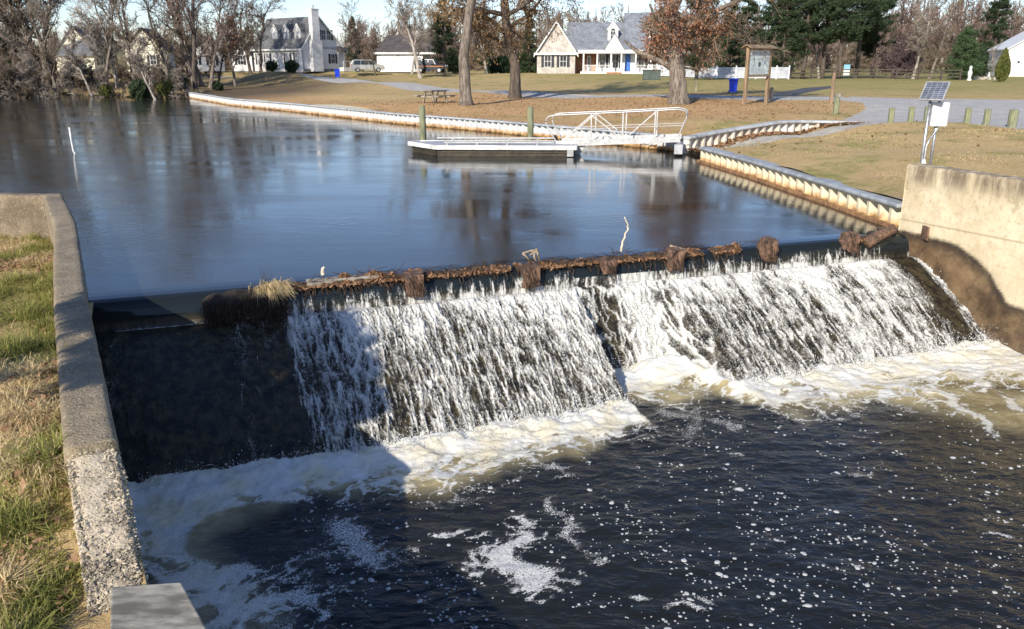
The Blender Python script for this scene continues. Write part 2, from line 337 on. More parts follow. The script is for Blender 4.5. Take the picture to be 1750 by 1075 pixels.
cz += np.where(near_l, .05 * fbm(cv[:, 0] * 1.2, cv[:, 1] * 1.2, 3), .04 * fbm(cv[:, 0] * .15, cv[:, 1] * .15, 3))
cc = cv[cf].mean(1)
cls = np.zeros(len(cf), int)
for k, poly in enumerate((road, parking, drive, rampp), 1): cls[(cls == 0) & inpoly(cc[:, 0], cc[:, 1], poly)] = k
cls[inpoly(cc[:, 0], cc[:, 1], pond) | inpoly(cc[:, 0], cc[:, 1], pool)] = -1
TREES = [at(795, 180, .9)[:2], at(880, 168, .98)[:2], at(1160, 178, .98)[:2]]
lit = np.zeros(len(cv))
for p, r_ in zip(TREES, (9, 9, 13)): lit = np.maximum(lit, 1.15 - np.hypot(cv[:, 0] - p[0], (cv[:, 1] - p[1]) * .8) / r_)
lit = np.clip(lit, 0, 1)
d_b = np.min([np.hypot(cv[:, 0] - p[0], cv[:, 1] - p[1]) for p in dens(bulk_far, 1.0)[:-5]], axis=0); lit = np.maximum(lit, .75 * np.clip(1 - d_b / 7, 0, 1))
lit = np.maximum(lit, .9 * sst(3, -1, np.hypot(cv[:, 0] - 16, cv[:, 1] - 47)))
grn = sst(52, 75, cv[:, 1]) * sst(-2, 20, cv[:, 0]) + .35 * sst(80, 100, cv[:, 1])
shore = sst(-12, -24, cv[:, 0]) * sst(60, 75, cv[:, 1]) * sst(125, 95, cv[:, 1])
# ground material
gm, nt, b = newmat("lawn_and_litter"); v = coords(nt)
n1 = noiseN(nt, v, .35, 5, .65); n2 = noiseN(nt, v, 3.2, 6, .75); n3 = noiseN(nt, v, 26, 4, .8); n4 = noiseN(nt, coords(nt, True, (1, .35, 1)), 1.1, 5, .7)
straw = mixc(nt, ramp(nt, n2, .3, .7), (.48, .35, .165), (.76, .58, .3)); straw = mixc(nt, ramp(nt, n3, .35, .75), (.36, .255, .12), straw)
green = mixc(nt, ramp(nt, n2, .3, .7), (.14, .15, .04), (.34, .31, .11))
gf = mathn(nt, 'ADD', ramp(nt, mathn(nt, 'ADD', mathn(nt, 'MULTIPLY', n1, .55), mathn(nt, 'MULTIPLY', n4, .45)), .49, .61), mathn(nt, 'MULTIPLY', attrN(nt, 'grn'), .7), clamp=True)
gf = mathn(nt, 'MULTIPLY', gf, ramp(nt, n3, .15, .6)); c = mixc(nt, gf, straw, green); worn = ramp(nt, mathn(nt, 'ADD', mathn(nt, 'MULTIPLY', noiseN(nt, v, .8, 6, .75), .6), mathn(nt, 'MULTIPLY', noiseN(nt, v, 7, 4, .8), .4)), .5, .62); c = mixc(nt, mathn(nt, 'MULTIPLY', worn, .5), c, (.3, .2, .1))
leafc = mixc(nt, ramp(nt, vorN(nt, v, 22, 'F1', 1), .2, .8), (.28, .15, .07), (.62, .38, .19))
lf = ramp(nt, mathn(nt, 'ADD', mathn(nt, 'MULTIPLY', attrN(nt, 'lit'), .8), mathn(nt, 'MULTIPLY', noiseN(nt, v, 13, 6, .9), .75)), .55, .95)
c = mixc(nt, mathn(nt, 'MULTIPLY', lf, .6), c, leafc)
brush = mixc(nt, ramp(nt, n2, .3, .7), (.06, .045, .03), (.17, .125, .075)); c = mixc(nt, attrN(nt, 'shore'), c, brush)
nt.links.new(c, b.inputs["Base Color"]); b.inputs["Roughness"].default_value = .95; b.inputs["Specular IOR Level"].default_value = .15
bumpN(nt, mathn(nt, 'ADD', n3, n2), .45, .04, b)
asph = M("pale_asphalt", (.42, .405, .375), .9, .15, 5, .3, .01, world=True, col2=(.3, .29, .27))
asphd = M("dark_asphalt", (.075, .077, .085), .9, .2, 8, .3, .01, world=True)
conc = M("pale_concrete", (.46, .43, .37), .85, .2, 3, .3, .01, world=True, col2=(.33, .3, .25))
def sub(name, k, mat, kind='structure'):
    F = cf[cls == k]; u, inv = np.unique(F, return_inverse=True); me = make_mesh(name, np.c_[cv[u], cz[u]], [inv.reshape(-1, 3)], mat, True, {'lit': lit[u], 'grn': grn[u], 'shore': shore[u]})
    return link(name, me, kind=kind)
sub("ground", 0, gm); sub("road", 1, asph); sub("parking_area", 2, asph); sub("driveway", 3, asphd); sub("boat_ramp", 4, conc)
# ------------------------------------------------------------------ water
pm, nt, b = newmat("pond_water"); v = coords(nt)
b.inputs["Base Color"].default_value = (.022, .023, .021, 1); b.inputs["IOR"].default_value = 1.33
rp = ramp(nt, noiseN(nt, v, .16, 4, .6), .45, .62)
w1 = noiseN(nt, coords(nt, True, (1, 1, 1)), 7, 3, .55, .6); w2 = noiseN(nt, coords(nt, True, (.25, 1, 1)), 1.4, 4, .6)
hh = mathn(nt, 'ADD', mathn(nt, 'MULTIPLY', w1, mathn(nt, 'MULTIPLY_ADD', rp, .8, .1)), mathn(nt, 'MULTIPLY', w2, .5)); bumpN(nt, hh, .22, .03, b)
ice = mathn(nt, 'MULTIPLY', ramp(nt, noiseN(nt, coords(nt, True, (.1, .45, 1)), 1, 6, .7), .42, .6), .09)
nt.links.new(mathn(nt, 'ADD', ice, .06), b.inputs["Roughness"])
P = [dpt(LE + .25, -.5)[:2] if i == -9 else p for i, p in enumerate(pond)]
wp = [np.array(p) for p in pond]
for i, p in enumerate(wp):
    if np.allclose(p, dpt(0, 0)[:2]): wp[i] = dpt(-.15, -.42)[:2]
    if np.allclose(p, RW0) : wp[i] = dpt(LE + .35, -.42)[:2]
mb = MB(); 
for i, p in enumerate(wp):
    if i >= 4 and i < 11: wp[i] = p + np.array([-2, 4.0])
mb.add([(p[0], p[1], 0) for p in wp], [list(range(len(wp)))]); pw = mb.build("pond_water", pm, kind='structure')
me = pw.data
# lower pool --------------------------------------------------------
FS = np.array([-.4, 0.6, 2.5, 4.5, 6.2, 7.25]); 
def footq(s):
    s = np.asarray(s, float)
    q = np.interp(s, [-.5, .6, 3, 6, 7.25], [2.75, 2.75, 2.8, 2.62, 2.46])
    q2 = np.interp(s, [9.0, 10, 12, 15], [2.42, 2.4, 2.3, 2.15]); 
    q = np.where(s > 9.1, q2, q); q = q - sst(7.25, 7.33, s) * (1 - sst(8.6, 9.3, s)) * 1.25
    return q
def seg_d(X, Y, line):
    d = np.full(X.shape, 1e9); L = [at(px, py, ZL)[:2] for px, py in line]
    for a, b_ in zip(L[:-1], L[1:]):
        ab = b_ - a; t = np.clip(((X - a[0]) * ab[0] + (Y - a[1]) * ab[1]) / (ab @ ab), 0, 1); d = np.minimum(d, np.hypot(X - a[0] - t * ab[0], Y - a[1] - t * ab[1]))
    return d
def foamfield(X, Y):
    s = (X - C0[0]) * E_[0] + (Y - C0[1]) * E_[1]; n = (X - C0[0]) * N_[0] + (Y - C0[1]) * N_[1]
    wx = fbm(X * 1.1, Y * 1.1, 3, 11) * .5; wy = fbm(X * 1.1, Y * 1.1, 3, 15) * .5
    g = n - footq(s) 
    wd = np.interp(s, [0, 1, 2.5, 4, 6, 7, 8, 9.5, 12, 14.6], [2.6, 2.0, 1.15, 1.35, 1.1, .9, 1.5, 1.25, 1.7, 2.2]) * (1 + .35 * fbm(s * .9, n * .4, 3, 5))
    base = 1.25 - g / wd
    strk = ridge((s + wx) * 1.3 + .5 * n, (n + wy) * 2.2, 4, 21); cell = ridge((X + wx) * 2.6, (Y + wy) * 2.6, 4, 31)
    def net(f, sd): return 1 - np.abs(noise2((X + wx) * f + .3 * noise2(X * f * 2, Y * f * 2, sd + 1), (Y + wy) * f * 1.25 + .3 * noise2(X * f * 2, Y * f * 2, sd + 2), sd)) * 2.2
    lace = np.maximum(sst(.55, .98, net(2.3, 23)), .8 * sst(.5, 1.0, net(5.5, 26))); dn = base + .5 * (strk - .35) + .25 * (cell - .4)
    foam = np.maximum(sst(.45, 1.05, dn), sst(-.05, .6, dn) * lace)
    tan = sst(.0, .75, base + .3 * fbm(X * .8, Y * .8, 3, 8))
    def add(line, wdt, a, foam):
        d = seg_d(X + wx * .55, Y + wy * .55, line); q = (1 - d / wdt); dq = q + .9 * (cell - .5) + .35 * (strk - .4); return np.maximum(foam, a * np.maximum(.85 * sst(.3, .9, dq), sst(-.35, .35, dq) * lace * .9))
    for line, wdt, a in (([(250, 850), (280, 900), (330, 960), (420, 1030)], .9, 1.0), ([(300, 880), (345, 935), (390, 975), (440, 1000), (520, 1035)], .22, .95), ([(260, 860), (350, 850), (430, 855), (470, 850)], .5, 1.0),
                         ([(450, 870), (540, 885), (590, 915), (610, 930)], .3, .9), ([(560, 880), (600, 910), (640, 945)], .16, .8), ([(600, 930), (660, 960), (680, 950)], .13, .9), ([(655, 945), (710, 930)], .12, .85), ([(330, 1000), (420, 1050), (480, 1075)], .35, .55),
                         ([(895, 885), (915, 905), (885, 935), (850, 960), (810, 965)], .19, 1.1), ([(885, 940), (900, 975), (925, 1005)], .2, 1.1), ([(870, 960), (925, 975)], .19, 1.05), ([(750, 910), (788, 905)], .09, 1.1), ([(805, 918), (828, 915)], .08, 1.1),
                         ([(940, 850), (975, 870), (960, 910), (1010, 945)], .11, .8), ([(690, 800), (790, 810), (860, 790)], .14, .9), ([(950, 815), (900, 760), (1000, 740)], .2, .8), ([(1130, 700), (1220, 715), (1260, 730)], .2, .7),
                         ([(1560, 640), (1640, 690), (1700, 740)], .15, .9), ([(1380, 640), (1470, 670), (1570, 700)], .14, .6), ([(1590, 620), (1700, 660), (1750, 700)], .22, .8), ([(1150, 1050), (1175, 1035), (1205, 1040)], .07, 1.0), ([(1095, 1025), (1110, 1022)], .05, 1.0), ([(1190, 1018), (1215, 1025)], .055, 1.0), ([(960, 990), (985, 996)], .06, .95), ([(985, 968), (1005, 975)], .05, .95), ([(1680, 912), (1712, 912)], .05, 1.0), ([(1460, 810), (1490, 806)], .06, .8), ([(1235, 772), (1255, 776)], .07, .8), ([(1360, 938), (1380, 940)], .045, .95), ([(1010, 945), (1040, 950)], .06, .8), ([(1180, 690), (1190, 760)], .13, .6)):
        foam = add(line, wdt, a, foam)
    sp = noise2(X * 3.1 + wx, Y * 3.1 + wy, 41) + .6 * noise2(X * 9, Y * 9, 43); dn2 = fbm(X * .5, Y * .5, 2, 51)
    foam = np.maximum(foam, sst(.98, 1.12, sp + .25 * dn2))
    hole = np.hypot((X - at(440, 905, ZL)[0]) / .75, (Y - at(440, 905, ZL)[1]) / .62); foam = foam * sst(.75, 1.1, hole + .3 * wx)
    tan = np.maximum(tan, .75 * sst(1.1, .3, seg_d(X, Y, [(1560, 660), (1750, 700)]) / 1.3)); tan = np.maximum(tan, .6 * sst(1, .2, seg_d(X, Y, [(260, 880), (330, 1000), (400, 1060)]) / .8))
    return s, n, g, foam, tan
x0, x1, y0, y1 = -5.6, 14.5, 3.6, 16.4; st = .028
X, Y = np.meshgrid(np.arange(x0, x1, st), np.arange(y0, y1, st)); ny, nx = X.shape
s, n, g, foam, tan = foamfield(X, Y)
hgt = .022 * fbm(X * 1.3, Y * 1.9, 3, 61) + .014 * ridge(X * 1.6 + .5 * fbm(X, Y, 2, 3), Y * 3.2, 3, 64) + .006 * fbm(X * 9, Y * 12, 3, 66)
turb = sst(2.2, 0, np.abs(g)); wx_ = .4 * fbm(X * 1.1, Y * 1.1, 3, 11); hgt += turb * (.06 * fbm(X * 1.8, Y * 1.8, 4, 71) + .03 * (ridge((s + wx_) * 2.2, n * 4.5, 3, 75) - .4)) + foam * .012 * (ridge(X * 14, Y * 14, 2, 79))
hgt += .09 * sst(.55, 0, np.abs(g - .08)) * (.7 + .8 * fbm(s * 4, n * 4, 3, 81))
hgt += .22 * np.exp(-((s - 8.55) / .55) ** 2 - ((g - .25) / .45) ** 2)
Z = ZL + hgt - .03
idx = np.arange(nx * ny).reshape(ny, nx); F = np.stack([idx[:-1, :-1], idx[:-1, 1:], idx[1:, 1:], idx[1:, :-1]], -1).reshape(-1, 4)
ctr = F[:, 0]; keepf = (g.ravel()[ctr] > -.5); F = F[keepf]
u, inv = np.unique(F, return_inverse=True)
V = np.c_[X.ravel(), Y.ravel(), Z.ravel()][u]
wm, nt, b = newmat("pool_water"); v = coords(nt)
fo = attrN(nt, 'foam'); ta = attrN(nt, 'tan')
fd = noiseN(nt, v, 38, 4, .75); vb = vorN(nt, v, 30, 'DISTANCE_TO_EDGE'); vr = ramp(nt, vb, .02, .16)
fa = mathn(nt, 'ADD', fo, mathn(nt, 'MULTIPLY', mathn(nt, 'SUBTRACT', fd, .5), .9)); fa = mathn(nt, 'SUBTRACT', fa, mathn(nt, 'MULTIPLY', mathn(nt, 'MULTIPLY', vr, .35), mathn(nt, 'SUBTRACT', 1.05, ta, clamp=True)))
fa = ramp(nt, fa, .22, .78)
tc = mixc(nt, ramp(nt, noiseN(nt, v, 1.3, 4, .6), .3, .7), (.16, .125, .05), (.5, .43, .24))
body = mixc(nt, mathn(nt, 'MULTIPLY', ramp(nt, ta, .1, 1.0), .9), (.012, .0125, .011), tc)
fcol = mixc(nt, mathn(nt, 'MULTIPLY', ta, ramp(nt, noiseN(nt, v, 1.9, 3), .3, .75)), (.66, .67, .65), (.66, .6, .42))
nt.links.new(mixc(nt, fa, body, fcol), b.inputs["Base Color"]); b.inputs["IOR"].default_value = 1.33
nt.links.new(mathn(nt, 'MULTIPLY_ADD', fa, .45, .05), b.inputs["Roughness"])
wv = mathn(nt, 'ADD', noiseN(nt, coords(nt, True, (.7, 1.3, 1)), 6.5, 4, .6, .8), mathn(nt, 'MULTIPLY', fd, mathn(nt, 'MULTIPLY', fa, .9))); bumpN(nt, wv, .5, .045, b)
link("pool_water", make_mesh("pool_water", V, [inv.reshape(-1, 4)], wm, True, {'foam': foam.ravel()[u], 'tan': tan.ravel()[u]}), kind='structure')
mb = MB(); mb.add([(-6, -14, ZL - .09), (17, -14, ZL - .09), (17, 17, ZL - .09), (-6, 17, ZL - .09)], [[0, 1, 2, 3]]); mb.build("pool_bed_water", wm, kind='structure')
# bubbles and foam flecks
def bubbles():
    mb = MB(); r_ = np.random.RandomState(5); N = 4600
    Q = np.array([at(r_.uniform(420, 1800), r_.uniform(700, 1090) , ZL)[:2] for _ in range(N)])
    s, n, g, fo, ta = foamfield(Q[:, 0], Q[:, 1]); dn = fbm(Q[:, 0] * .9, Q[:, 1] * .9, 3, 91); ok = (g > .5) & (dn * .8 + .9 * (ridge(Q[:, 0] * .9 + .3 * Q[:, 1], Q[:, 1] * 1.5, 3, 95) - .35) + r_.rand(N) ** 2 * .55 > .36) & (Q[:, 0] > -2.5 + .25 * (Q[:, 1] < 8)); Q = Q[ok]; n_ = len(Q)
    R_ = r_.lognormal(math.log(.0085), .45, n_).clip(.004, .03)
    prof = [(1.0, 0.0), (.93, .3), (.7, .55), (.35, .72)]; k = 8; th = np.arange(k) * 2 * np.pi / k
    base = np.array([[a * math.cos(t), a * math.sin(t), z] for a, z in prof for t in th] + [[0, 0, .78]])
    sx = 1 + .5 * r_.rand(n_); rot = r_.rand(n_) * 6.28
    Vx = base[None, :, 0] * sx[:, None]; Vy = base[None, :, 1]; Vz = np.repeat(base[None, :, 2], n_, 0) * .55
    cx = Vx * np.cos(rot)[:, None] - Vy * np.sin(rot)[:, None]; cy = Vx * np.sin(rot)[:, None] + Vy * np.cos(rot)[:, None]
    ix = np.clip(((Q[:, 0] - x0) / st).astype(int), 0, nx - 1); iy = np.clip(((Q[:, 1] - y0) / st).astype(int), 0, ny - 1)
    V = np.stack([cx * R_[:, None] + Q[:, :1], cy * R_[:, None] + Q[:, 1:2], Vz * R_[:, None] + Z[iy, ix][:, None]], -1)
    f4 = np.array([[i * k + j, i * k + (j + 1) % k, (i + 1) * k + (j + 1) % k, (i + 1) * k + j] for i in range(3) for j in range(k)]); f3 = np.array([[24 + j, 24 + (j + 1) % k, 32] for j in range(k)])
    o = (np.arange(n_) * 33)[:, None, None]; mb.v.append(V.reshape(-1, 3)); mb.n += n_ * 33; mb.f[4] = [(f4[None] + o).reshape(-1, 4)]; mb.f[3] = [(f3[None] + o).reshape(-1, 3)]
    m, nt, b = newmat("bubble_foam"); b.inputs["Base Color"].default_value = (.62, .64, .64, 1); b.inputs["Roughness"].default_value = .12; b.inputs["Transmission Weight"].default_value = .35; b.inputs["IOR"].default_value = 1.2
    o = mb.build("foam_bubbles", m, smooth=True, kind='stuff'); o['label'] = "white bubbles and foam flecks drifting on the dark pool"; o['category'] = "foam"
bubbles()
# ------------------------------------------------------------------ dam and waterfall
def slope_z(n, q, ex): return -.42 - (1.75 - .42) * np.clip((n - .22) / (q - .22), 0, 1) ** ex
KN = np.array([-.45, -.25, -.08, .02, .08, .12, .15, .17]); KZ = np.array([.003, .0, -.008, -.03, -.075, -.14, -.24, -.36])
def profile(t, s):
    """t 0..1 down the face, s along the crest -> n, z"""
    q = footq(s) + .12; ex = 1.28; n = np.zeros(t.shape); z = np.zeros(t.shape); T0 = .24
    cum = np.r_[0, np.cumsum(np.hypot(np.diff(KN), np.diff(KZ)))]; cum /= cum[-1]
    a = t < T0; n[a] = np.interp(t[a] / T0, cum, KN); z[a] = np.interp(t[a] / T0, cum, KZ)
    b_ = ~a; f = (t[b_] - T0) / (1 - T0); f2 = f ** .92; n[b_] = .17 + (q[b_] - .17) * f2
    z[b_] = np.minimum(slope_z(n[b_], q[b_], ex), -.36 - .06 * np.clip(f / .03, 0, 1))
    return n, z
POSTS = [(710, 478), (925, 470), (1050, 452), (1172, 445), (1333, 430), (1475, 418)]
def s_of(px, py): p = at(px, py, 0)[:2] - C0; return float(p @ E_)
PS = [s_of(*p) for p in POSTS]
ns, ntt = 1240, 270
S, T = np.meshgrid(np.linspace(-.2, LE + .45, ns), np.linspace(0, 1, ntt))
n_, z_ = profile(T, S)
# flow strength along the crest (1 = plenty of white water)
sk = [-.2, .25, .45, 1.5, 1.9, 2.3, 2.5, 2.62, 3.3, 4.4, 4.9, 5.4, 7.2, 7.6, 8.6, 9.2, 10.5, 12, 13.3, 13.65, 13.9, 14.15, 14.35, 14.45, 14.6, 14.75, 15.2]
fk = [.3, .36, .14, .14, .42, .36, .25, .62, .72, .8, .88, .9, .9, .88, .85, .8, .86, .86, .9, .82, .5, .2, .12, .2, .75, .7, .1]
A = T - .24; dn = np.clip(A / .76, 0, 1)
wob = .26 * fbm(S * 2.2, T * 2.2, 3, 101)
flow = np.interp(S + wob * dn, sk, fk)
for p in PS:
    sd = (S + wob * .5 - p - .02); wdt = .05 + .1 * dn; flow = flow * (1 - .6 * (.6 + .8 * fbm(S * 3, T * 3, 2, 441)).clip(0, 1.3) * np.exp(-(sd / wdt) ** 2) * (1 - .55 * dn) * sst(-.03, .03, A))
for p in (3.9, 5.0, 6.1, 9.6, 10.3, 11.6, 12.6, 13.2): flow = flow * (1 - .16 * (1 + .5 * math.sin(p * 9)) * np.exp(-((S + wob - p) / (.035 + .03 * dn)) ** 2))
ws = S + .22 * fbm(S * 1.6, T * 5, 3, 111) * dn + .05 * fbm(S * 6, T * 14, 2, 113)
wt = T * 3.6 + .12 * fbm(S * 5, T * 9, 3, 115)
st1 = ridge(ws * 3.2, wt * .9, 4, 121); st2 = ridge(ws * 8, wt * 2.6, 4, 125); fine = fbm(S * 40, T * 75, 3, 131); scal = ridge(ws * 5.5, wt * 5.0, 3, 135)
frontw = .5 + .5 * np.sin((wt * 2.3 + 1.1 * fbm(ws * 1.7, wt * .35, 3, 141)) * 2 * np.pi)
def ln(u, v, sd, lo=.55): return sst(lo, 1.0, 1 - np.abs(noise2(u, v, sd)) * 2.0)
gx_ = ws * 4.8; lines = np.maximum.reduce([ln(gx_, wt * .8, 401), .9 * ln(ws * 10, wt * 1.7, 403), .8 * ln(ws * 19, wt * 4.5, 405, .5)])
top = np.exp(-((A - .04) / .15) ** 2)
patch = .6 * fbm(ws * 1.4, wt * .5, 3, 407) + 1.1 * fbm(ws * 1.9, wt * .13, 3, 409)
val = flow * (.30 + .4 * lines + .3 * (st2 - .35) + .38 * (st1 - .35) + .5 * patch + .12 * (frontw - .5) + .2 * fine) + .36 * top * sst(.3, .7, flow) * (.7 + .6 * patch + .3 * fine) - .15 * sst(.15, .8, dn) * flow
val *= sst(.2, .262, T + .012 * fbm(S * 14, S * 0, 2, 151))
rag = sst(.13, .23, T) * sst(.35, .8, flow + .6 * fbm(S * 9, T * 2, 3, 155)) * 1.5 * (.06 + .3 * ln(S * 9, T * 5, 411, .2) + .22 * ln(S * 31, T * 9, 415, .3) + .25 * fine); val = np.maximum(val, rag)
rec = sst(7.3, 7.45, S) * (1 - sst(8.9, 9.2, S)); val = val * (1 - rec) + rec * np.where(A > -.03, .3 + .5 * ln(ws * 8, wt * 1.6, 413, .2) + .35 * sst(7.9, 8.3, S) * (1 - sst(8.5, 8.9, S)) + .3 * fine - .3 * np.exp(-((S - 7.7) / .22) ** 2) * sst(.1, .3, dn), 0)
bot = sst(.94, 1.0, dn) * sst(.2, .6, flow); val = np.maximum(val, bot * (.35 + .4 * st2))
wl = np.exp(-((T - .247) / .006) ** 2) * sst(.15, .3, S) * (1 - sst(1.7, 1.9, S)) * (.75 + .5 * fbm(S * 9, S * 0, 3, 165)); val = np.maximum(val, wl)
foam = np.clip(val * 1.15, 0, 1)
wet = sst(.0, .06, A)
disp = wet * (.018 + .05 * foam * (.3 + .7 * st1) + .035 * foam * lines + .018 * foam * fine) + .035 * wet * (frontw - .5) * foam
disp = np.where(A <= -.03, .002 * foam, disp)
dz_ = np.gradient(z_, axis=0); dn_ = np.gradient(n_, axis=0); L = np.hypot(dz_, dn_) + 1e-9; nn, nz = -dz_ / L, dn_ / L
n2 = n_ + nn * disp; z2 = z_ + nz * disp + .004
XY = C0[None, None] + S[..., None] * E_ + n2[..., None] * N_
V = np.concatenate([XY, z2[..., None]], -1).reshape(-1, 3)
idx = np.arange(ns * ntt).reshape(ntt, ns); F = np.stack([idx[:-1, :-1], idx[1:, :-1], idx[1:, 1:], idx[:-1, 1:]], -1).reshape(-1, 4)
fm, nt, b = newmat("falling_water"); v = coords(nt)
fo = attrN(nt, 'foam'); ch = attrN(nt, 'face'); vs = coords(nt, True, (1, 1, .55)); fd = noiseN(nt, vs, 60, 4, .8); fd2 = noiseN(nt, vs, 18, 4, .7)
fa = mathn(nt, 'ADD', fo, mathn(nt, 'MULTIPLY', mathn(nt, 'SUBTRACT', fd, .5), .72)); fa = mathn(nt, 'ADD', fa, mathn(nt, 'MULTIPLY', mathn(nt, 'SUBTRACT', fd2, .5), .6)); fa = ramp(nt, fa, .3, 1.0)
rock = mixc(nt, ramp(nt, noiseN(nt, coords(nt, True, (2.2, 2.2, .35)), 3, 6, .75), .38, .66), (.01, .009, .008), (.06, .048, .026))
body = mixc(nt, ch, (.012, .016, .018), rock)
nt.links.new(mixc(nt, fa, body, (.6, .6, .565)), b.inputs["Base Color"]); b.inputs["IOR"].default_value = 1.33
nt.links.new(mathn(nt, 'ADD', mathn(nt, 'MULTIPLY_ADD', fa, .35, .06), mathn(nt, 'MULTIPLY', ch, .12)), b.inputs["Roughness"])
bumpN(nt, mathn(nt, 'ADD', mathn(nt, 'MULTIPLY', fd, .6), fd2), .6, .02, b).inputs["Strength"].default_value = .6
bn = [q for q in nt.nodes if q.type == 'BUMP'][0]; nt.links.new(mathn(nt, 'MULTIPLY', ch, .6), bn.inputs["Strength"])
link("waterfall", make_mesh("waterfall", V, [F], fm, True, {'foam': foam, 'face': sst(.205, .25, T)}), kind='structure')
# spray droplets
def spray():
    r_ = np.random.RandomState(9); N = 26000
    ii = r_.randint(0, ns, N); jj = r_.randint(int(ntt * .2), ntt, N); ok = (foam[jj, ii] > .35) & (r_.rand(N) < .25 + .75 * foam[jj, ii]); ii, jj = ii[ok], jj[ok]
    base = V.reshape(ntt, ns, 3)[jj, ii]; off = r_.exponential(.022, len(ii)); base = base + np.c_[N_[0] * off, N_[1] * off, off * .9] + r_.normal(0, .006, (len(ii), 3))
    # splash at foot
    k = 22000; ss = r_.uniform(.6, LE + .2, k); h = r_.exponential(.07, k) * np.interp(ss, [0, 3, 4, 15], [.4, .6, 1, 1.2]); gq = footq(ss) + r_.normal(.05, .12, k)
    foot = np.array([dpt(a, b_, ZL + c) for a, b_, c in zip(ss, gq, h)]); P = np.vstack([base, foot]); rr = r_.lognormal(math.log(.0036), .4, len(P)).clip(.002, .009)
    o8 = np.array([[1, 0, 0], [-1, 0, 0], [0, 1, 0], [0, -1, 0], [0, 0, 1.3], [0, 0, -1.3]]); f = np.array([[0, 2, 4], [2, 1, 4], [1, 3, 4], [3, 0, 4], [2, 0, 5], [1, 2, 5], [3, 1, 5], [0, 3, 5]])
    VV = (P[:, None] + rr[:, None, None] * o8[None]).reshape(-1, 3); FF = (f[None] + (np.arange(len(P)) * 6)[:, None, None]).reshape(-1, 3)
    m, nt, b = newmat("spray"); b.inputs["Base Color"].default_value = (.85, .86, .85, 1); b.inputs["Roughness"].default_value = .15
    o = link("spray_droplets", make_mesh("spray_droplets", VV, [FF], m, True), kind='stuff'); o['label'] = "fine white spray thrown off the waterfall and its foot"; o['category'] = "spray"
spray()
# dam body behind the water
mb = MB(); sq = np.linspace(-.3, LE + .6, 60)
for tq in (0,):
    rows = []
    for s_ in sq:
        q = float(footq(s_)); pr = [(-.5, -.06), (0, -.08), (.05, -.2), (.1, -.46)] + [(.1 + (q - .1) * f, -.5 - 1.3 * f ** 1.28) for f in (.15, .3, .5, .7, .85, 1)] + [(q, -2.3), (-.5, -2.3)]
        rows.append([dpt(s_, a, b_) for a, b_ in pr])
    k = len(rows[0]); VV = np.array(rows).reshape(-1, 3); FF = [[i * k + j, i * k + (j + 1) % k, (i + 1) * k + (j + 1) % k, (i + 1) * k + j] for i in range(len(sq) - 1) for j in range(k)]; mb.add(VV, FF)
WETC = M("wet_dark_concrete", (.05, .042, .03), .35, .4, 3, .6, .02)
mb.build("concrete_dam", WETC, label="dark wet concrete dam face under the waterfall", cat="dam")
# stop-log posts on the crest
RUST = M("rusty_timber", (.17, .095, .06), .85, .4, 16, .9, .02, col2=(.045, .03, .02), detail=8)
RUSTD = M("brown_matted_leaves", (.085, .05, .03), .95, .5, 30, 1.0, .04, col2=(.02, .013, .008))
post_lab = ["leaf-matted stub post at the left third of the dam crest", "square brown stub post below the forked pale stick on the crest", "stub post buried in leaves beneath the tall curved white stick",
            "brown block post just right of the curved white stick on the crest", "lone rusty block post standing clear on the right half of the crest", "rusty block post nearest the right wall with a leaning log beside it"]
def rough(mb_, amp, seed, sc=9):
    V = np.vstack(mb_.v); V = V + amp * np.c_[noise2(V[:, 1] * sc, V[:, 2] * sc, seed), noise2(V[:, 0] * sc, V[:, 2] * sc, seed + 1), noise2(V[:, 0] * sc, V[:, 1] * sc, seed + 2)]; mb_.v = [V]; return mb_
def fine_box(mb_, d, c=(0, 0, 0), k=7):
    for ax in range(3):
        for sg in (-1, 1):
            u, v_ = np.meshgrid(np.linspace(-.5, .5, k), np.linspace(-.5, .5, k)); a = [None] * 3; o = [i for i in range(3) if i != ax]; a[o[0]], a[o[1]], a[ax] = u, v_, np.full(u.shape, sg * .5)
            V = np.stack([a[0] * d[0] + c[0], a[1] * d[1] + c[1], a[2] * d[2] + c[2]], -1).reshape(-1, 3); id_ = np.arange(k * k).reshape(k, k)
            F = np.stack([id_[:-1, :-1], id_[:-1, 1:], id_[1:, 1:], id_[1:, :-1]], -1).reshape(-1, 4); mb_.add(V, F if (sg > 0) == (ax != 1) else F[:, ::-1])
    return mb_
ang = math.atan2(E_[1], E_[0])
for i, (s_, lab) in enumerate(zip(PS, post_lab)):
    h = [.36, .34, .22, .36, .4, .34][i]; wd = [.28, .27, .22, .26, .25, .22][i]; zt = [.08, .03, .05, .12, .18, .15][i]
    mb = fine_box(MB(), (wd, .28, h)); V = mb.v; rough(mb, .055, 200 + i, 6)
    V = np.vstack(mb.v); V[:, :2] *= (1 - .35 * np.clip(V[:, 2:3] / h - .2, -.4, .5) * -0.5); mb.v = [V]
    o = thing("dam_post", lab, "post", dpt(s_, .16, zt - h / 2), ang, "stub posts along the dam crest"); mb.build("post_block", RUST, o, True)
    m2 = MB(); r_ = np.random.RandomState(i + 50)
    for q in range(14):
        p = np.array([r_.uniform(-wd / 2, wd / 2), -.15 - r_.uniform(0, .03), r_.uniform(-h * .3, h * .5)]); m2.tube([p, p + (r_.uniform(-.03, .03), -.03, -.1), p + (r_.uniform(-.04, .04), -.04, -.2 - r_.uniform(0, .12))], [.008, .006, .003], 4)
    m2.build("hanging_roots", RUSTD, o)
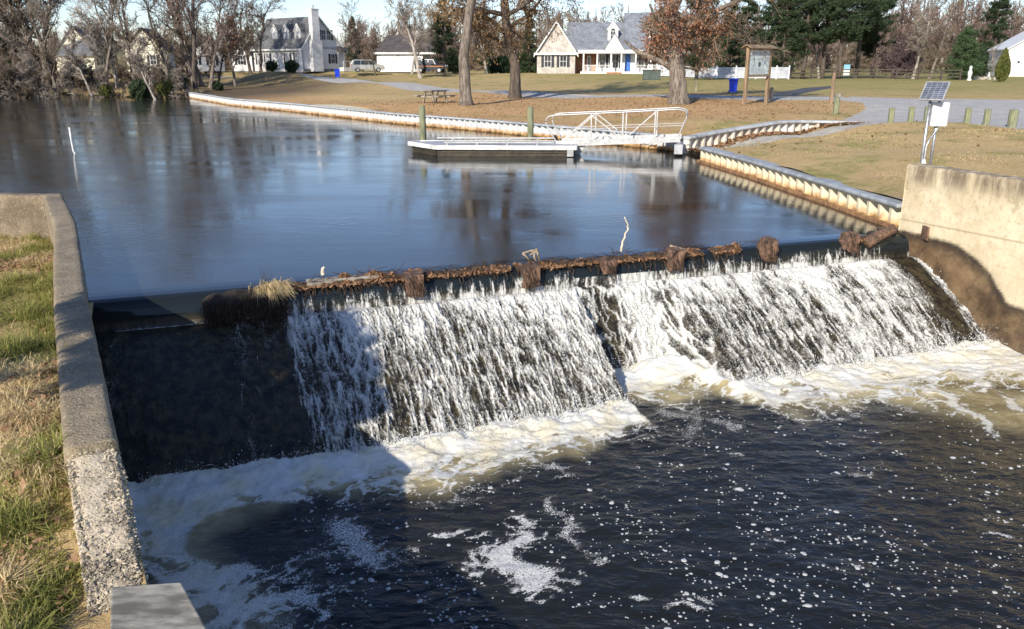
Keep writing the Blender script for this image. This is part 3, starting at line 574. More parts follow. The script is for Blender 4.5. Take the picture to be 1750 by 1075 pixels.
# leaning log at the right end, right-end ledge
mb = MB(); P = [np.array([-.3, 0, -.12]), np.array([-.1, .02, .0]), np.array([.12, 0, .07]), np.array([.33, -.02, .16])]; mb.tube(P, [.1, .12, .1, .06], 9); rough(mb, .05, 240, 12)
o = mb.build("driftwood_log", RUST, label="slanted rusty log lodged on the crest beside the right wall", cat="log", smooth=True, loc=dpt(s_of(1522, 412), .16, .02), rz=ang)
# leaf debris piles, built from real leaves
def leaves(mb_, P, size, r_, flat=.5):
    P = np.asarray(P); N = len(P); a = r_.rand(N) * 6.28; sz = size * r_.uniform(.6, 1.3, N); tl = r_.normal(0, flat, (N, 2))
    U = np.c_[np.cos(a), np.sin(a), tl[:, 0]]; W = np.c_[-np.sin(a), np.cos(a), tl[:, 1]] * r_.uniform(.4, .75, N)[:, None]; U *= sz[:, None]; W *= sz[:, None]; up = np.c_[np.zeros(N), np.zeros(N), sz * r_.uniform(.05, .35, N)]
    V = np.stack([P - U, P + W + up * .5, P + U + up, P - W + up * .5], 1).reshape(-1, 3); F = np.arange(4 * N).reshape(N, 4); F3 = np.vstack([F[:, [0, 1, 2]], F[:, [0, 2, 3]]]); mb_.add(V, F3); return mb_
r_ = np.random.RandomState(77); PP = []; core = MB()
spans = [(550, 700, 1.0), (480, 550, .3), (700, 735, .9), (735, 830, .25), (826, 870, .35), (880, 1000, .55), (1000, 1040, .25), (1030, 1072, 1.5), (1072, 1140, .5), (1152, 1196, .7), (1215, 1260, .8), (1462, 1488, .4)]
for a, b_, q in spans:
    yy = lambda px: 515 + (400 - 515) * (px - 160) / (1548 - 160); sa, sb = s_of(a, yy(a)), s_of(b_, yy(b_)); k = int((sb - sa) * 2200 * q ** .5)
    ss = r_.uniform(sa, sb, k); hh = .15 * q * (.55 + 1.5 * fbm(ss * 2.9, ss * 0, 4, 171)).clip(.1, 2); nn_ = r_.normal(.02, .07, k); zz = -.03 + hh * np.exp(-(nn_ / .11) ** 2) * r_.uniform(.5, 1.05, k)
    PP.append(np.array([dpt(x, y, z) for x, y, z in zip(ss, nn_, zz)]))
    sx = np.arange(sa, sb, .05); core.tube([dpt(x, .03, -.045) for x in sx], [.07 + .05 * q * (.5 + .5 * noise2(x * 5, 3.3, 9)) for x in sx], 8)
    k = int((sb - sa) * 12 * (.3 + r_.rand())); ss = r_.uniform(sa, sb, k)
    for x in ss: core.tube([dpt(x, .1, -.05), dpt(x + r_.normal(0, .02), .17, -.12), dpt(x + r_.normal(0, .05), .19, -.15 - r_.uniform(0, .2))], [.012, .008, .002], 4)
    for _ in range(int((sb - sa) * 16)): x = r_.uniform(sa, sb); nn0 = r_.normal(.03, .05); a_ = r_.normal(0, .17, 3); core.tube([dpt(x, nn0, .02 + .04 * q), dpt(x + a_[0] * .5, nn0 + a_[1] * .2, .04 + .05 * q + abs(a_[2]) * .1), dpt(x + a_[0], nn0 + a_[1] * .4, .03 + .05 * q + abs(a_[2]) * .35)], [.006, .005, .002], 4)
mb = MB(); leaves(mb, np.vstack(PP), .03, r_); o = mb.build("leaf_debris", DEADL, kind='stuff'); o['label'] = "rust-brown leaf litter matted along the dam crest"; o['category'] = "leaf litter"
rough(core, .03, 260, 14); o = core.build("matted_debris", RUSTD, kind='stuff', smooth=True); o['label'] = "dark matted roots and stems hanging over the crest under the leaves"; o['category'] = "debris"
# beam visible under leaves near left (tan plank)
mb = MB(); mb.box((0, 0, 0), (1.1, .16, .08)); mb.build("driftwood_plank", WOODG, label="grey-brown plank lying along the crest right of the root clump", cat="plank", loc=dpt(s_of(590, 487), .02, .02), rz=ang, bevel=.01)
# root clump with grass tuft
def clump():
    sa, sb = s_of(345, 500), s_of(488, 490); sm = (sa + sb) / 2; L_ = sb - sa; o = thing("root_clump", "big dark root clump with straw grass tuft hanging over the crest", "root clump", dpt(sm, .12, -.15), ang)
    mb = MB(); k, m = 60, 44; th, u = np.meshgrid(np.linspace(0, np.pi * 2, m), np.linspace(-1, 1, k)); env = (1 - np.abs(u) ** 4) ** .5
    low = .52 * (1 - .35 * np.abs(u)); x = u * L_ * .52; y = -.02 + .24 * np.cos(th) * env; z = np.where(np.sin(th) > 0, .17, low) * np.sin(th) * env
    nz_ = 1 + .35 * fbm(x * 5 + 3, z * 4 + y * 3, 4, 181); y = y * nz_ - .1 * np.clip(-z, 0, 1); z = z * nz_
    id_ = np.arange(k * m).reshape(k, m); mb.add(np.stack([x, y, z], -1).reshape(-1, 3), np.stack([id_[:-1, :-1], id_[:-1, 1:], id_[1:, 1:], id_[1:, :-1]], -1).reshape(-1, 4))
    DK = M("dark_roots", (.035, .024, .015), .9, .5, 22, 1, .05, col2=(.012, .009, .006)); mb.build("root_mass", DK, o, True)
    r_ = np.random.RandomState(4); mb = MB(); n = 900; x = r_.uniform(-L_ * .5, L_ * .5, n); z = r_.uniform(-.45, .12, n); y = -.2 - .1 * r_.rand(n); p0 = np.c_[x, y, z]; p1 = p0 + np.c_[r_.normal(0, .02, n), -.03 * np.ones(n), -.08 - .1 * r_.rand(n)]; mb.segs(p0, p1, np.full(n, .006), np.full(n, .002), 3); mb.build("hanging_roots", RUSTD, o)
    mb = MB(); n = 520; a = r_.uniform(0, 6.28, n); p0 = np.c_[L_ * .3 + r_.normal(0, .1, n), r_.normal(-.05, .07, n), .1 + .06 * r_.rand(n)]; d = np.c_[np.cos(a) * .5 + .25, np.sin(a) * .5 - .35, r_.uniform(.1, .8, n)]; ln = r_.uniform(.08, .26, n)[:, None]; p1 = p0 + d * ln; p2 = p1 + d * ln * np.array([1, 1, 0]) * .7 - np.array([0, 0, 1]) * ln * r_.uniform(.2, 1, (n, 1))
    mb.segs(p0, p1, np.full(n, .004), np.full(n, .003), 3); mb.segs(p1, p2, np.full(n, .003), np.full(n, .001), 3)
    mb.build("grass_tuft", GRS, o)
    mb = MB()
    for q in range(5): x = L_ * .3 - .1 + .03 * q; mb.tube([(x, 0, .1), (x + r_.normal(0, .01), 0, .3), (x + r_.normal(0, .03), 0, .42 + .1 * r_.rand())], [.004, .003, .0015], 4)
    for q in range(8): z = .22 + .02 * q; x = L_ * .3 - .05; mb.tube([(x, 0, z), (x + r_.normal(0, .06), 0, z + .07)], [.0025, .001], 3)
    mb.build("dry_stems", RUSTD, o)
clump()
STK = M("bleached_stick", (.66, .58, .46), .8, .15, 20, .3, .004); STK2 = M("tan_stick", (.42, .32, .2), .8, .3, 20, .3, .004)
def stick(pts, r0, lab, mat, name="driftwood_stick"):
    base = atD(*pts[0]); P = [atD(*p) - base for p in pts]; mb = MB(); k = len(P); Q = []
    for i in range(k - 1):
        for f in (0, .34, .67): Q.append(P[i] * (1 - f) + P[i + 1] * f + np.array([.01 * math.sin(7 * i + 9 * f), 0, .006 * math.sin(5 * i + 3)]))
    Q.append(P[-1]); mb.tube(Q, np.linspace(r0, r0 * .45, len(Q)), 7); return base, mb
def atD(px, py):   # on the crest's vertical plane
    d = ray(px, py); o = np.array([0, 0, HC]); p0 = dpt(0, .0); t = ((p0[:2] - o[:2]) @ N_) / (d[:2] @ N_); return o + d * t
base, mb = stick([(1061, 432), (1063, 418), (1067, 405), (1073, 390), (1072, 381), (1067, 371)], .022, "", STK); mb.build("driftwood_stick", STK, label="tall curved white stick standing upright on the dam crest", cat="stick", loc=base, smooth=True, group="sticks stranded on the crest")
base, mb = stick([(916, 446), (912, 437), (918, 425), (914, 428), (905, 436)], .018, "", STK2)
for a, b_ in (((893, 433), (918, 427)), ((893, 433), (906, 447)), ((916, 425), (922, 446))): mb.tube([atD(*a) - base, (atD(*a) + atD(*b_)) / 2 - base + [0, 0, .01], atD(*b_) - base], [.014, .016, .018], 6)
mb.build("forked_stick", STK2, label="short forked tan stick poking up beside the square brown post", cat="stick", loc=base, smooth=True, group="sticks stranded on the crest")
base, mb = stick([(1145, 420), (1160, 424), (1176, 428), (1205, 432)], .02, "", STK2); mb.build("driftwood_stick", STK2, label="thin tan stick lying on top of the block post right of the white stick", cat="stick", loc=base, smooth=True, group="sticks stranded on the crest")
base, mb = stick([(552, 470), (551, 462), (554, 456)], .035, "", STK); mb.build("driftwood_chip", STK, label="small pale wood chip at the left end of the leaf pile", cat="wood chip", loc=base, smooth=True)
# ------------------------------------------------------------------ concrete walls
def mathv(nt, v):
    nz = ND(nt, "ShaderNodeTexNoise", i_Scale=18, i_Detail=3); nt.links.new(v, nz.inputs["Vector"]); m_ = nt.nodes.new("ShaderNodeVectorMath"); m_.operation = 'MULTIPLY_ADD'; nt.links.new(nz.outputs[1], m_.inputs[0]); m_.inputs[1].default_value = (.05, .05, .05); nt.links.new(v, m_.inputs[2]); return m_.outputs[0]
def wallmat(name, c1, c2, dark, peb=True, stain=None):
    m, nt, b = newmat(name); v = coords(nt); n1 = noiseN(nt, v, 1.6, 6, .7); n2 = noiseN(nt, v, 12, 5, .8); vd = mathv(nt, v); vc = vorN(nt, vd, 42, 'F1', 0); vcol = vorN(nt, vd, 42, 'F1', 1)
    c = mixc(nt, ramp(nt, n1, .35, .65), c1, c2); c = mixc(nt, ramp(nt, n2, .52, .72), c, dark)
    if peb: c = mixc(nt, mathn(nt, 'MULTIPLY', ramp(nt, vc, .4, .1), ramp(nt, vcol, .6, .78)), c, (.6, .53, .4)); c = mixc(nt, mathn(nt, 'MULTIPLY', ramp(nt, vc, .35, .1), ramp(nt, vcol, .32, .2)), c, (.06, .05, .035))
    nv = nt.nodes.new("ShaderNodeNewGeometry"); sp = nt.nodes.new("ShaderNodeSeparateXYZ"); nt.links.new(nv.outputs["Position"], sp.inputs[0])
    st_ = noiseN(nt, coords(nt, True, (3, 3, .5)), 1.4, 5, .7)
    if stain:
        c = mixc(nt, mathn(nt, 'MULTIPLY', ramp(nt, attrN(nt, 'topd'), .0, 1), ramp(nt, st_, .3, .6)), c, (.17, .13, .085))
        wc = mixc(nt, ramp(nt, n1, .35, .7), (.06, .04, .024), (.22, .145, .078)); wc = mixc(nt, attrN(nt, 'rim'), wc, (.04, .03, .022)); c = mixc(nt, attrN(nt, 'wet'), c, wc)
        zs = sp.outputs[2]; seam = ramp(nt, mathn(nt, 'ABSOLUTE', mathn(nt, 'SUBTRACT', mathn(nt, 'ADD', zs, mathn(nt, 'MULTIPLY', n2, .03)), .3)), .03, .004); c = mixc(nt, mathn(nt, 'MULTIPLY', seam, .55), c, (.25, .19, .11)); blot = ramp(nt, noiseN(nt, v, 3.3, 8, .8), .52, .6); c = mixc(nt, mathn(nt, 'MULTIPLY', blot, mathn(nt, 'MULTIPLY_ADD', ramp(nt, zs, .1, 1.0), .45, .15)), c, (.33, .26, .15))
        nt.links.new(mathn(nt, 'MULTIPLY_ADD', attrN(nt, 'wet'), -.5, .85), b.inputs["Roughness"])
    else: b.inputs["Roughness"].default_value = .9
    nt.links.new(c, b.inputs["Base Color"]); bumpN(nt, mathn(nt, 'ADD', n2, mathn(nt, 'MULTIPLY', vc, -.8 if peb else -.15)), .7, .012, b); return m
LWM = wallmat("aggregate_concrete", (.16, .13, .085), (.28, .225, .145), (.085, .068, .045))
RWM = wallmat("tan_concrete", (.52, .43, .28), (.62, .54, .38), (.36, .28, .17), False, True)
def poly_resample(P, st):
    P = np.array(P, float); L_ = np.r_[0, np.cumsum(np.linalg.norm(np.diff(P, axis=0), axis=1))]; t = np.arange(0, L_[-1] + st * .5, st); return np.c_[[np.interp(t, L_, P[:, i]) for i in range(P.shape[1])]].T, t
def wall_sweep(line, thick, ztop, zbot, side, st=.06, amp=.012, seed=0, ch=.04):
    """line: water-side top edge (xy), solid lies to `side` (+1 = left of travel)"""
    C, t = poly_resample(line, st); T_ = np.gradient(C, axis=0)
    for _ in range(3): T_[1:-1] = (T_[:-2] + T_[1:-1] + T_[2:]) / 3
    T_ /= np.linalg.norm(T_, axis=1)[:, None]; Nn = np.c_[-T_[:, 1], T_[:, 0]] * side
    zt = np.array([ztop(x) if callable(ztop) else ztop for x in t]); hs = np.linspace(0, 1, int((zt.max() - zbot) / st) + 2)[1:]
    sec = [(0, None, h) for h in (1 - hs[::-1])][:-1]; rows = []
    for i in range(len(C)):
        H = zt[i] - ch - zbot; r = [(0.0, zbot + H * q) for q in np.linspace(0, 1, len(hs))] + [(ch * .4, zt[i] - ch * .35)] + [(x, zt[i]) for x in np.linspace(ch, thick - ch, max(3, int(thick / st)))] + [(thick - ch * .4, zt[i] - ch * .35)] + [(thick, zbot + H * q) for q in np.linspace(1, 0, len(hs))]
        rows.append([(C[i][0] + Nn[i][0] * a, C[i][1] + Nn[i][1] * a, z) for a, z in r])
    V = np.array(rows); k = V.shape[1]; Vf = V.reshape(-1, 3); q = (Vf[:, 0] + Vf[:, 1]) ; Vf = Vf + amp * np.c_[fbm(q * 3, Vf[:, 2] * 3, 4, seed), fbm(q * 3 + 9, Vf[:, 2] * 3, 4, seed + 3), fbm(Vf[:, 0] * 4, Vf[:, 1] * 4, 4, seed + 5)]
    id_ = np.arange(len(Vf)).reshape(-1, k); F = np.stack([id_[:-1, :-1], id_[:-1, 1:], id_[1:, 1:], id_[1:, :-1]], -1).reshape(-1, 4)
    if side < 0: F = F[:, ::-1]
    caps = [list(range(k)), list(range(len(Vf) - k, len(Vf)))[::-1]]
    return Vf, F, np.array(caps), t
lw = thing("concrete_wall", "weathered pebbly concrete wall between the grass bank and the left end of the dam", "wall", (*WL[2], 0))
off = np.array([*WL[2], 0])
Vf, F, caps, t = wall_sweep(WL[:4], .37, .5, -1.9, -1, seed=301); link("wall_body", make_mesh("wall_body", Vf - off, [F, caps], LWM, True), lw)
ret = [(-9.99, 18.12), (-12, 18.35), (-17, 18.8)]; Vf, F, caps, t = wall_sweep(ret, .34, .492, -1.2, 1, seed=305)
RETM = wallmat("stained_return_concrete", (.13, .1, .065), (.24, .19, .125), (.07, .055, .04)); link("return_wall", make_mesh("return_wall", Vf - off, [F, caps], RETM, True), lw)
dd = (WL[4] - WL[3]); rub = [WL[3] + dd * .01 , WL[3] + dd * .5, WL[4]]
Vf, F, caps, t = wall_sweep(rub, .35, lambda x: .43 - .36 * x, -1.9, -1, st=.03, amp=.035, seed=311, ch=.07)
RUBM = wallmat("broken_pale_concrete", (.36, .3, .21), (.5, .43, .32), (.2, .165, .11)); link("broken_top", make_mesh("broken_top", Vf - off, [F, caps], RUBM, True), lw)
r_ = np.random.RandomState(12); mb = MB(); n = 9000; fr = r_.rand(n); side_ = r_.uniform(-.01, .35, n); dl = np.linalg.norm(dd); tdir = dd / dl; nrm_ = np.array([tdir[1], -tdir[0]])
base = WL[3][None] + tdir[None] * (fr * dl)[:, None] + nrm_[None] * side_[:, None]; zz = .425 - .36 * fr * dl + .008 * r_.randn(n) - np.where(side_ < .03, r_.rand(n) * .25, 0)
ico = np.array([[1, 0, 0], [-1, 0, 0], [0, 1, 0], [0, -1, 0], [0, 0, .8], [0, 0, -.8]]); f8 = np.array([[0, 2, 4], [2, 1, 4], [1, 3, 4], [3, 0, 4], [2, 0, 5], [1, 2, 5], [3, 1, 5], [0, 3, 5]])
rr = r_.lognormal(math.log(.0075), .4, n); VV = (np.c_[base, zz][:, None] + rr[:, None, None] * (ico[None] + r_.normal(0, .25, (n, 6, 3)))).reshape(-1, 3) - off; mb.add(VV, (f8[None] + (np.arange(n) * 6)[:, None, None]).reshape(-1, 3)); mb.build("exposed_stones", M("pale_stones", (.5, .43, .32), .85, .6, 30, .3), lw, kind='stuff')
# slab at the near end
a = at(310, 994, .05)[:2]; b2 = at(365, 1095, .05)[:2]; dirn = (b2 - a) / np.linalg.norm(b2 - a); wv_ = np.array([-1.0, -.12]); wv_ /= np.linalg.norm(wv_)
q = [a, a + dirn * 1.6, a + dirn * 1.6 + wv_ * .75, a + wv_ * .43]; mb = MB(); mb.prism([p - a for p in q][::1], -1.7, 0)
SLM = M("smooth_grey_slab", (.32, .3, .25), .85, .3, 5, .6, .008, world=True, col2=(.12, .11, .09), stretch=(1, 3, 1), detail=8); mb.build("concrete_slab", SLM, label="smooth grey concrete slab at the near end of the left wall", cat="slab", loc=(a[0], a[1], .05), bevel=.012)
# right wall
rw = thing("concrete_wall", "sunlit tan concrete wall with a damp brown stain right of the dam", "wall", (*RW0, 0)); off = np.array([*RW0, 0])
Vf, F, caps, t = wall_sweep(RW, .42, lambda x: 1.36 - .015 * x, -2.0, 1, st=.04, amp=.02, seed=321)
dist = (Vf[:, 0] - RW0[0]) * RWD[0] + (Vf[:, 1] - RW0[1]) * RWD[1]
curve = []
nW = np.array([RWD[1], -RWD[0]])
for px, py in ((1560, 396), (1598, 406), (1627, 415), (1649, 426), (1678, 448), (1703, 484), (1718, 513), (1750, 527)):
    d = ray(px, py); t_ = (RW0 @ nW) / (d[:2] @ nW); p = d * t_; curve.append(((p[:2] - RW0) @ RWD, HC + p[2]))
curve = np.array(curve); order = np.argsort(curve[:, 0]); curve = curve[order]
cz_ = np.interp(dist, curve[:, 0], curve[:, 1]) + .09 * fbm(dist * 3, Vf[:, 2] * 3, 5, 331); wet_ = sst(.03, -.05, Vf[:, 2] - cz_); rim = wet_ * sst(-.3, -.02, Vf[:, 2] - cz_)
link("wall_body", make_mesh("wall_body", Vf - off, [F, caps], RWM, True, {'wet': wet_, 'rim': rim, 'topd': sst(.75, 1.3, Vf[:, 2])}), rw)
mb = MB(); mb.box((0, 0, 0), (.03, .3, .26)); p = RW0 + RWD * .62 - np.array([.02, 0]); mb.build("rusty_plate", RUST, rw, off=-np.array([p[0] - RW0[0], p[1] - RW0[1], .12]))
p = dpt(LE + .2, -.32, .03); mb = MB(); mb.box((0, 0, -.15), (.75, .45, .3)); rough(mb, .05, 341); mb.build("concrete_ledge", WETC, label="dark wet ledge where the crest meets the tan wall", cat="ledge", loc=p, rz=ang)
# ------------------------------------------------------------------ left bank grass
def blades(n, xy, zfun, hmin, hmax, wd, lean, r_, clump=None):
    P = xy; z = zfun(P[:, 0], P[:, 1]); h = r_.uniform(hmin, hmax, n) * (clump if clump is not None else 1); a = r_.rand(n) * 6.28; L_ = r_.gamma(2, lean / 2, n).clip(0, 1.7)
    ld = np.c_[np.cos(a), np.sin(a)]; pa = a + 1.57 + r_.normal(0, .5, n); pd = np.c_[np.cos(pa), np.sin(pa)] * wd * r_.uniform(.6, 1.3, n)[:, None]
    B = np.c_[P, z - .02]; pts = []
    for f, wf in ((0, 1), (.4, .85), (.75, .5)):
        c = B + np.c_[ld * (L_ * h * f ** 1.7)[:, None], h * (f - .28 * L_ * f ** 2).clip(0)]; o = np.c_[pd * wf, np.zeros(n)]; pts += [c - o, c + o]
    pts.append(B + np.c_[ld * (L_ * h)[:, None], h * np.clip(1 - .55 * L_, .1, 1)])
    V = np.stack(pts, 1).reshape(-1, 3); o = (np.arange(n) * 7)[:, None]; F4 = np.vstack([np.array([[0, 1, 3, 2]]) + o, np.array([[2, 3, 5, 4]]) + o]); F3 = np.array([[4, 5, 6]]) + o; return V, F4, F3
r_ = np.random.RandomState(21); N = 620000; Q = np.c_[r_.uniform(-12, -2.0, N), 3.2 + 14.8 * r_.rand(N) ** 1.5]
wallx = np.interp(Q[:, 1], [p[1] for p in WL[::-1]], [p[0] for p in WL[::-1]]) - np.interp(Q[:, 1], [3, 5.5, 5.8, 8], [.5, .42, .4, .4]); dw = wallx - Q[:, 0]
u_ = Q[:, 0] / (Q[:, 1] * cT + 3 * sT); ok = (dw > 0) & (u_ > -.66) & (r_.rand(N) < .75) & ~((Q[:, 1] < 5.0) & (Q[:, 0] > a[0] - .42)); Q = Q[ok]; dw = dw[ok]
den = fbm(Q[:, 0] * .8, Q[:, 1] * .8, 3, 401); gr_ = fbm(Q[:, 0] * .55 + 5, Q[:, 1] * .55, 3, 405) - .05 + .22 * np.exp(-dw / .5) + .06 * r_.randn(len(Q)); bare = (den < -.22)
ok = ~(bare & (r_.rand(len(Q)) < .8)); Q, den, gr_ = Q[ok], den[ok], gr_[ok]; clump_ = (.4 + 1.2 * sst(-.25, .45, fbm(Q[:, 0] * 2.4, Q[:, 1] * 2.4, 2, 409)))
isg = gr_ > .0; zf = lambda x, y: elev(x, y) + .05 * fbm(x * 1.2, y * 1.2, 3)
for nm, mk, mat, h0, h1, ln, lab in (("green_grass", isg, GRB, .09, .24, 1.1, "long green grass clumps growing on the bank left of the wall"), ("dry_grass", ~isg, GRS, .06, .19, 1.7, "flattened straw-coloured dry grass on the bank left of the wall")):
    V, F4, F3 = blades(int(mk.sum()), Q[mk], zf, h0, h1, .0052, ln, r_, clump_[mk]); o = link(nm, make_mesh(nm, V, [F4, F3], mat, False), kind='stuff'); o['label'] = lab; o['category'] = "grass"
mk = r_.rand(len(Q)) < .035; mb = MB(); LP = Q[mk]; leaves(mb, np.c_[LP, zf(LP[:, 0], LP[:, 1]) + .03 + .04 * r_.rand(len(LP))], .032, r_)
Q2 = np.c_[r_.normal(-9.2, .35, 260), r_.normal(15.2, .5, 260)]; leaves(mb, np.c_[Q2, zf(Q2[:, 0], Q2[:, 1]) + .04], .05, r_); o = mb.build("fallen_leaves", DEADL, kind='stuff'); o['label'] = "brown fallen leaves caught in the grass of the left bank"; o['category'] = "leaf litter"
# short lawn tufts on the right bank
N = 70000; Q = np.c_[r_.uniform(7, 32, N), r_.uniform(14, 34, N)]; near_n = np.min([np.hypot(Q[:, 0] - p[0], Q[:, 1] - p[1]) for p in dens(bulk_near, .5)[:-8]], axis=0)
bx = np.interp(Q[:, 1], [p[1] for p in bulk_near[::-1]], [p[0] for p in bulk_near[::-1]]); ok = ~inpoly(Q[:, 0], Q[:, 1], pond) & ~inpoly(Q[:, 0], Q[:, 1], rampp) & ~inpoly(Q[:, 0], Q[:, 1], parking) & ~inpoly(Q[:, 0], Q[:, 1], pool) & (Q[:, 0] > bx + .5) & (Q[:, 0] / Q[:, 1] < .7)
wq = (Q - RW0) @ nW; ok &= ~((np.abs(wq) < .55) & (Q[:, 1] < 16.3)) & ~((wq * np.sign((np.array([12, 16]) - RW0) @ nW) < .5) & (Q[:, 1] < 16.6)); Q = Q[ok]
gr_ = fbm(Q[:, 0] * .35, Q[:, 1] * .9, 3, 431) + .1 * r_.randn(len(Q)); zf2 = lambda x, y: elev(x, y)
for nm, mk, mat, lab in (("lawn_grass", gr_ > .12, GRB, "short green grass patches in the lawn behind the right wall"), ("lawn_straw", gr_ <= .12, GRS, "short straw-coloured turf on the lawn behind the right wall")):
    V, F4, F3 = blades(int(mk.sum()), Q[mk], zf2, .03, .075, .007, .9, r_); o = link(nm, make_mesh(nm, V, [F4, F3], mat, False), kind='stuff'); o['label'] = lab; o['category'] = "grass"
# leaves on the park lawn
N = 26000; Q = np.c_[r_.uniform(-22, 30, N), r_.uniform(26, 64, N)]; litq = np.zeros(len(Q))
for p, rr_ in zip(TREES, (9, 9, 13)): litq = np.maximum(litq, 1.15 - np.hypot(Q[:, 0] - p[0], (Q[:, 1] - p[1]) * .8) / rr_)
litq = np.maximum(litq, .22); ok = (r_.rand(len(Q)) < litq * .75) & ~inpoly(Q[:, 0], Q[:, 1], pond) & ~inpoly(Q[:, 0], Q[:, 1], road) & ~inpoly(Q[:, 0], Q[:, 1], parking) & ~inpoly(Q[:, 0], Q[:, 1], rampp); Q = Q[ok]
mb = MB(); leaves(mb, np.c_[Q, elev(Q[:, 0], Q[:, 1]) + .03], .06, r_, .35); o = mb.build("lawn_leaves", DEADL, kind='stuff'); o['label'] = "brown oak leaves scattered over the park lawn under the big trees"; o['category'] = "leaf litter"
# ------------------------------------------------------------------ bulkheads (corrugated sheet piling, cap, waler)
def sheetmat(name, c1, rustz, z0=-.02):
    m, nt, b = newmat(name); v = coords(nt); nv = nt.nodes.new("ShaderNodeSeparateXYZ"); nt.links.new(v, nv.inputs[0])
    n1 = noiseN(nt, v, 4, 5, .7); n2 = noiseN(nt, coords(nt, True, (3, 3, .4)), 3, 4, .6)
    c = mixc(nt, ramp(nt, n2, .35, .7), c1, tuple(q * .8 for q in c1)); zz = mathn(nt, 'ADD', nv.outputs[2], mathn(nt, 'MULTIPLY', mathn(nt, 'SUBTRACT', n1, .5), .25))
    f = ramp(nt, zz, rustz + .1, rustz - .1); c = mixc(nt, f, c, mixc(nt, ramp(nt, n1, .35, .65), (.3, .14, .04), (.55, .36, .15))); f2 = ramp(nt, zz, .1, -.02); c = mixc(nt, f2, c, (.05, .035, .02))
    nt.links.new(c, b.inputs["Base Color"]); b.inputs["Roughness"].default_value = .6; return m
SHF = sheetmat("white_vinyl_sheet", (.6, .62, .62), .17); SHN = sheetmat("stained_vinyl_sheet", (.68, .6, .42), .14); SHR = M("white_ramp_sheet", (.66, .64, .58), .6, .2, 3, .1, world=True, col2=(.5, .42, .33))
CAPM = M("grey_cap", (.36, .385, .4), .6, .15, 4, .2, .005, world=True); CAPW = M("pale_cap", (.44, .46, .47), .6, .12, 4, .1, .005, world=True); WALER = M("rusty_waler", (.36, .2, .09), .8, .4, 12, .5, .01, world=True, col2=(.16, .08, .035))
def sheet(mb, line, side, zt, zb, pitch=.46, dep=.17):
    C, t = poly_resample(line, .02); T_ = np.gradient(C, axis=0); T_ /= np.linalg.norm(T_, axis=1)[:, None]; Nn = np.c_[-T_[:, 1], T_[:, 0]] * side
    ph = (t / pitch) % 1; off = np.clip(np.where(ph < .5, np.minimum(ph, .5 - ph) * 9, 0) , 0, 1) * dep; 
    kk = [0] + [i for i in range(1, len(t) - 1) if (abs(off[i] - off[i - 1]) > 1e-6) != (abs(off[i + 1] - off[i]) > 1e-6)] + [len(t) - 1]
    C, Nn, off, t = C[kk], Nn[kk], off[kk], t[kk]; P = C + Nn * off[:, None]; n = len(P)
    zt_ = np.interp(t, [0, t[-1]], zt) if hasattr(zt, '__len__') and len(zt) == 2 else (np.full(n, zt) if np.isscalar(zt) else zt(t))
    zb_ = np.full(n, zb) if np.isscalar(zb) else zb(t)
    V = np.vstack([np.c_[P, zb_], np.c_[P, zt_], np.c_[P - Nn * .02, zt_], np.c_[P - Nn * .02, zb_]]); i = np.arange(n - 1)
    F = [np.stack([i + a * n, i + 1 + a * n, i + 1 + b_ * n, i + b_ * n], -1) for a, b_ in ((0, 1), (1, 2), (2, 3))]; mb.add(V, np.vstack(F)); return mb
def strip(mb, line, side, o0, o1, z0, z1):      # box beam following a polyline, offsets o0..o1 towards the water
    C = np.array(line, float); T_ = np.gradient(C, axis=0); T_ /= np.linalg.norm(T_, axis=1)[:, None]; Nn = np.c_[-T_[:, 1], T_[:, 0]] * side; n = len(C)
    z0 = np.full(n, z0) if np.isscalar(z0) else np.array(z0); z1 = np.full(n, z1) if np.isscalar(z1) else np.array(z1)
    V = np.vstack([np.c_[C + Nn * o0, z0], np.c_[C + Nn * o1, z0], np.c_[C + Nn * o1, z1], np.c_[C + Nn * o0, z1]]); i = np.arange(n - 1); F = [np.stack([i + a * n, i + 1 + a * n, i + 1 + b_ * n, i + b_ * n], -1) for a, b_ in ((0, 1), (1, 2), (2, 3), (3, 0))]
    mb.add(V, np.vstack(F)); mb.f.setdefault(4, []).append(np.array([[0, n, 2 * n, 3 * n], [n - 1, 4 * n - 1, 3 * n - 1, 2 * n - 1]]) + mb.n - 4 * n); return mb
def bulkhead(lab, line, side, zt, sm, cm, loc, waler=True, zb=-.6, cw=.34, ch=.11, wz=(.08, .2)):
    o = thing("bulkhead", lab, "bulkhead", (*loc, 0), group="sheet-pile bulkheads round the pond"); of = np.array([*loc, 0]); L_, _ = poly_resample(line, .5)
    L_ = np.vstack([L_, np.array(line[-1])]) if np.linalg.norm(L_[-1] - line[-1]) > .05 else L_
    sheet(MB(), line, side, zt, zb).build("sheet_piling", sm, o, off=of)
    tt = np.r_[0, np.cumsum(np.linalg.norm(np.diff(L_, axis=0), axis=1))]; z = zt(tt) if callable(zt) else np.full(len(L_), zt)
    strip(MB(), L_, side, -cw + .2, .2 + .03, z, z + ch).build("cap", cm, o, off=of, bevel=.03)
    if waler: strip(MB(), L_, side, .17, .27, wz[0], wz[1]).build("waler", WALER, o, off=of)
    return o
bulkhead("long white sheet-pile bulkhead along the far lawn edge of the pond", bulk_far, -1, .53, SHF, CAPW, bulk_far[0], waler=False, ch=.08)
bulkhead("short sheet-pile bulkhead with grey cap running to the tan wall", bulk_near, -1, .42, SHN, CAPM, bulk_near[0], cw=.42, ch=.09, wz=(.0, .07))
rwz = lambda t: np.interp(t, [0, 4.5, 7, 30], [.53, .72, .86, .92])
rline = [bulk_far[-1] + np.array([.0, -.05])] + [p + np.array([0, .0]) for p in ramp_wall[1:]]
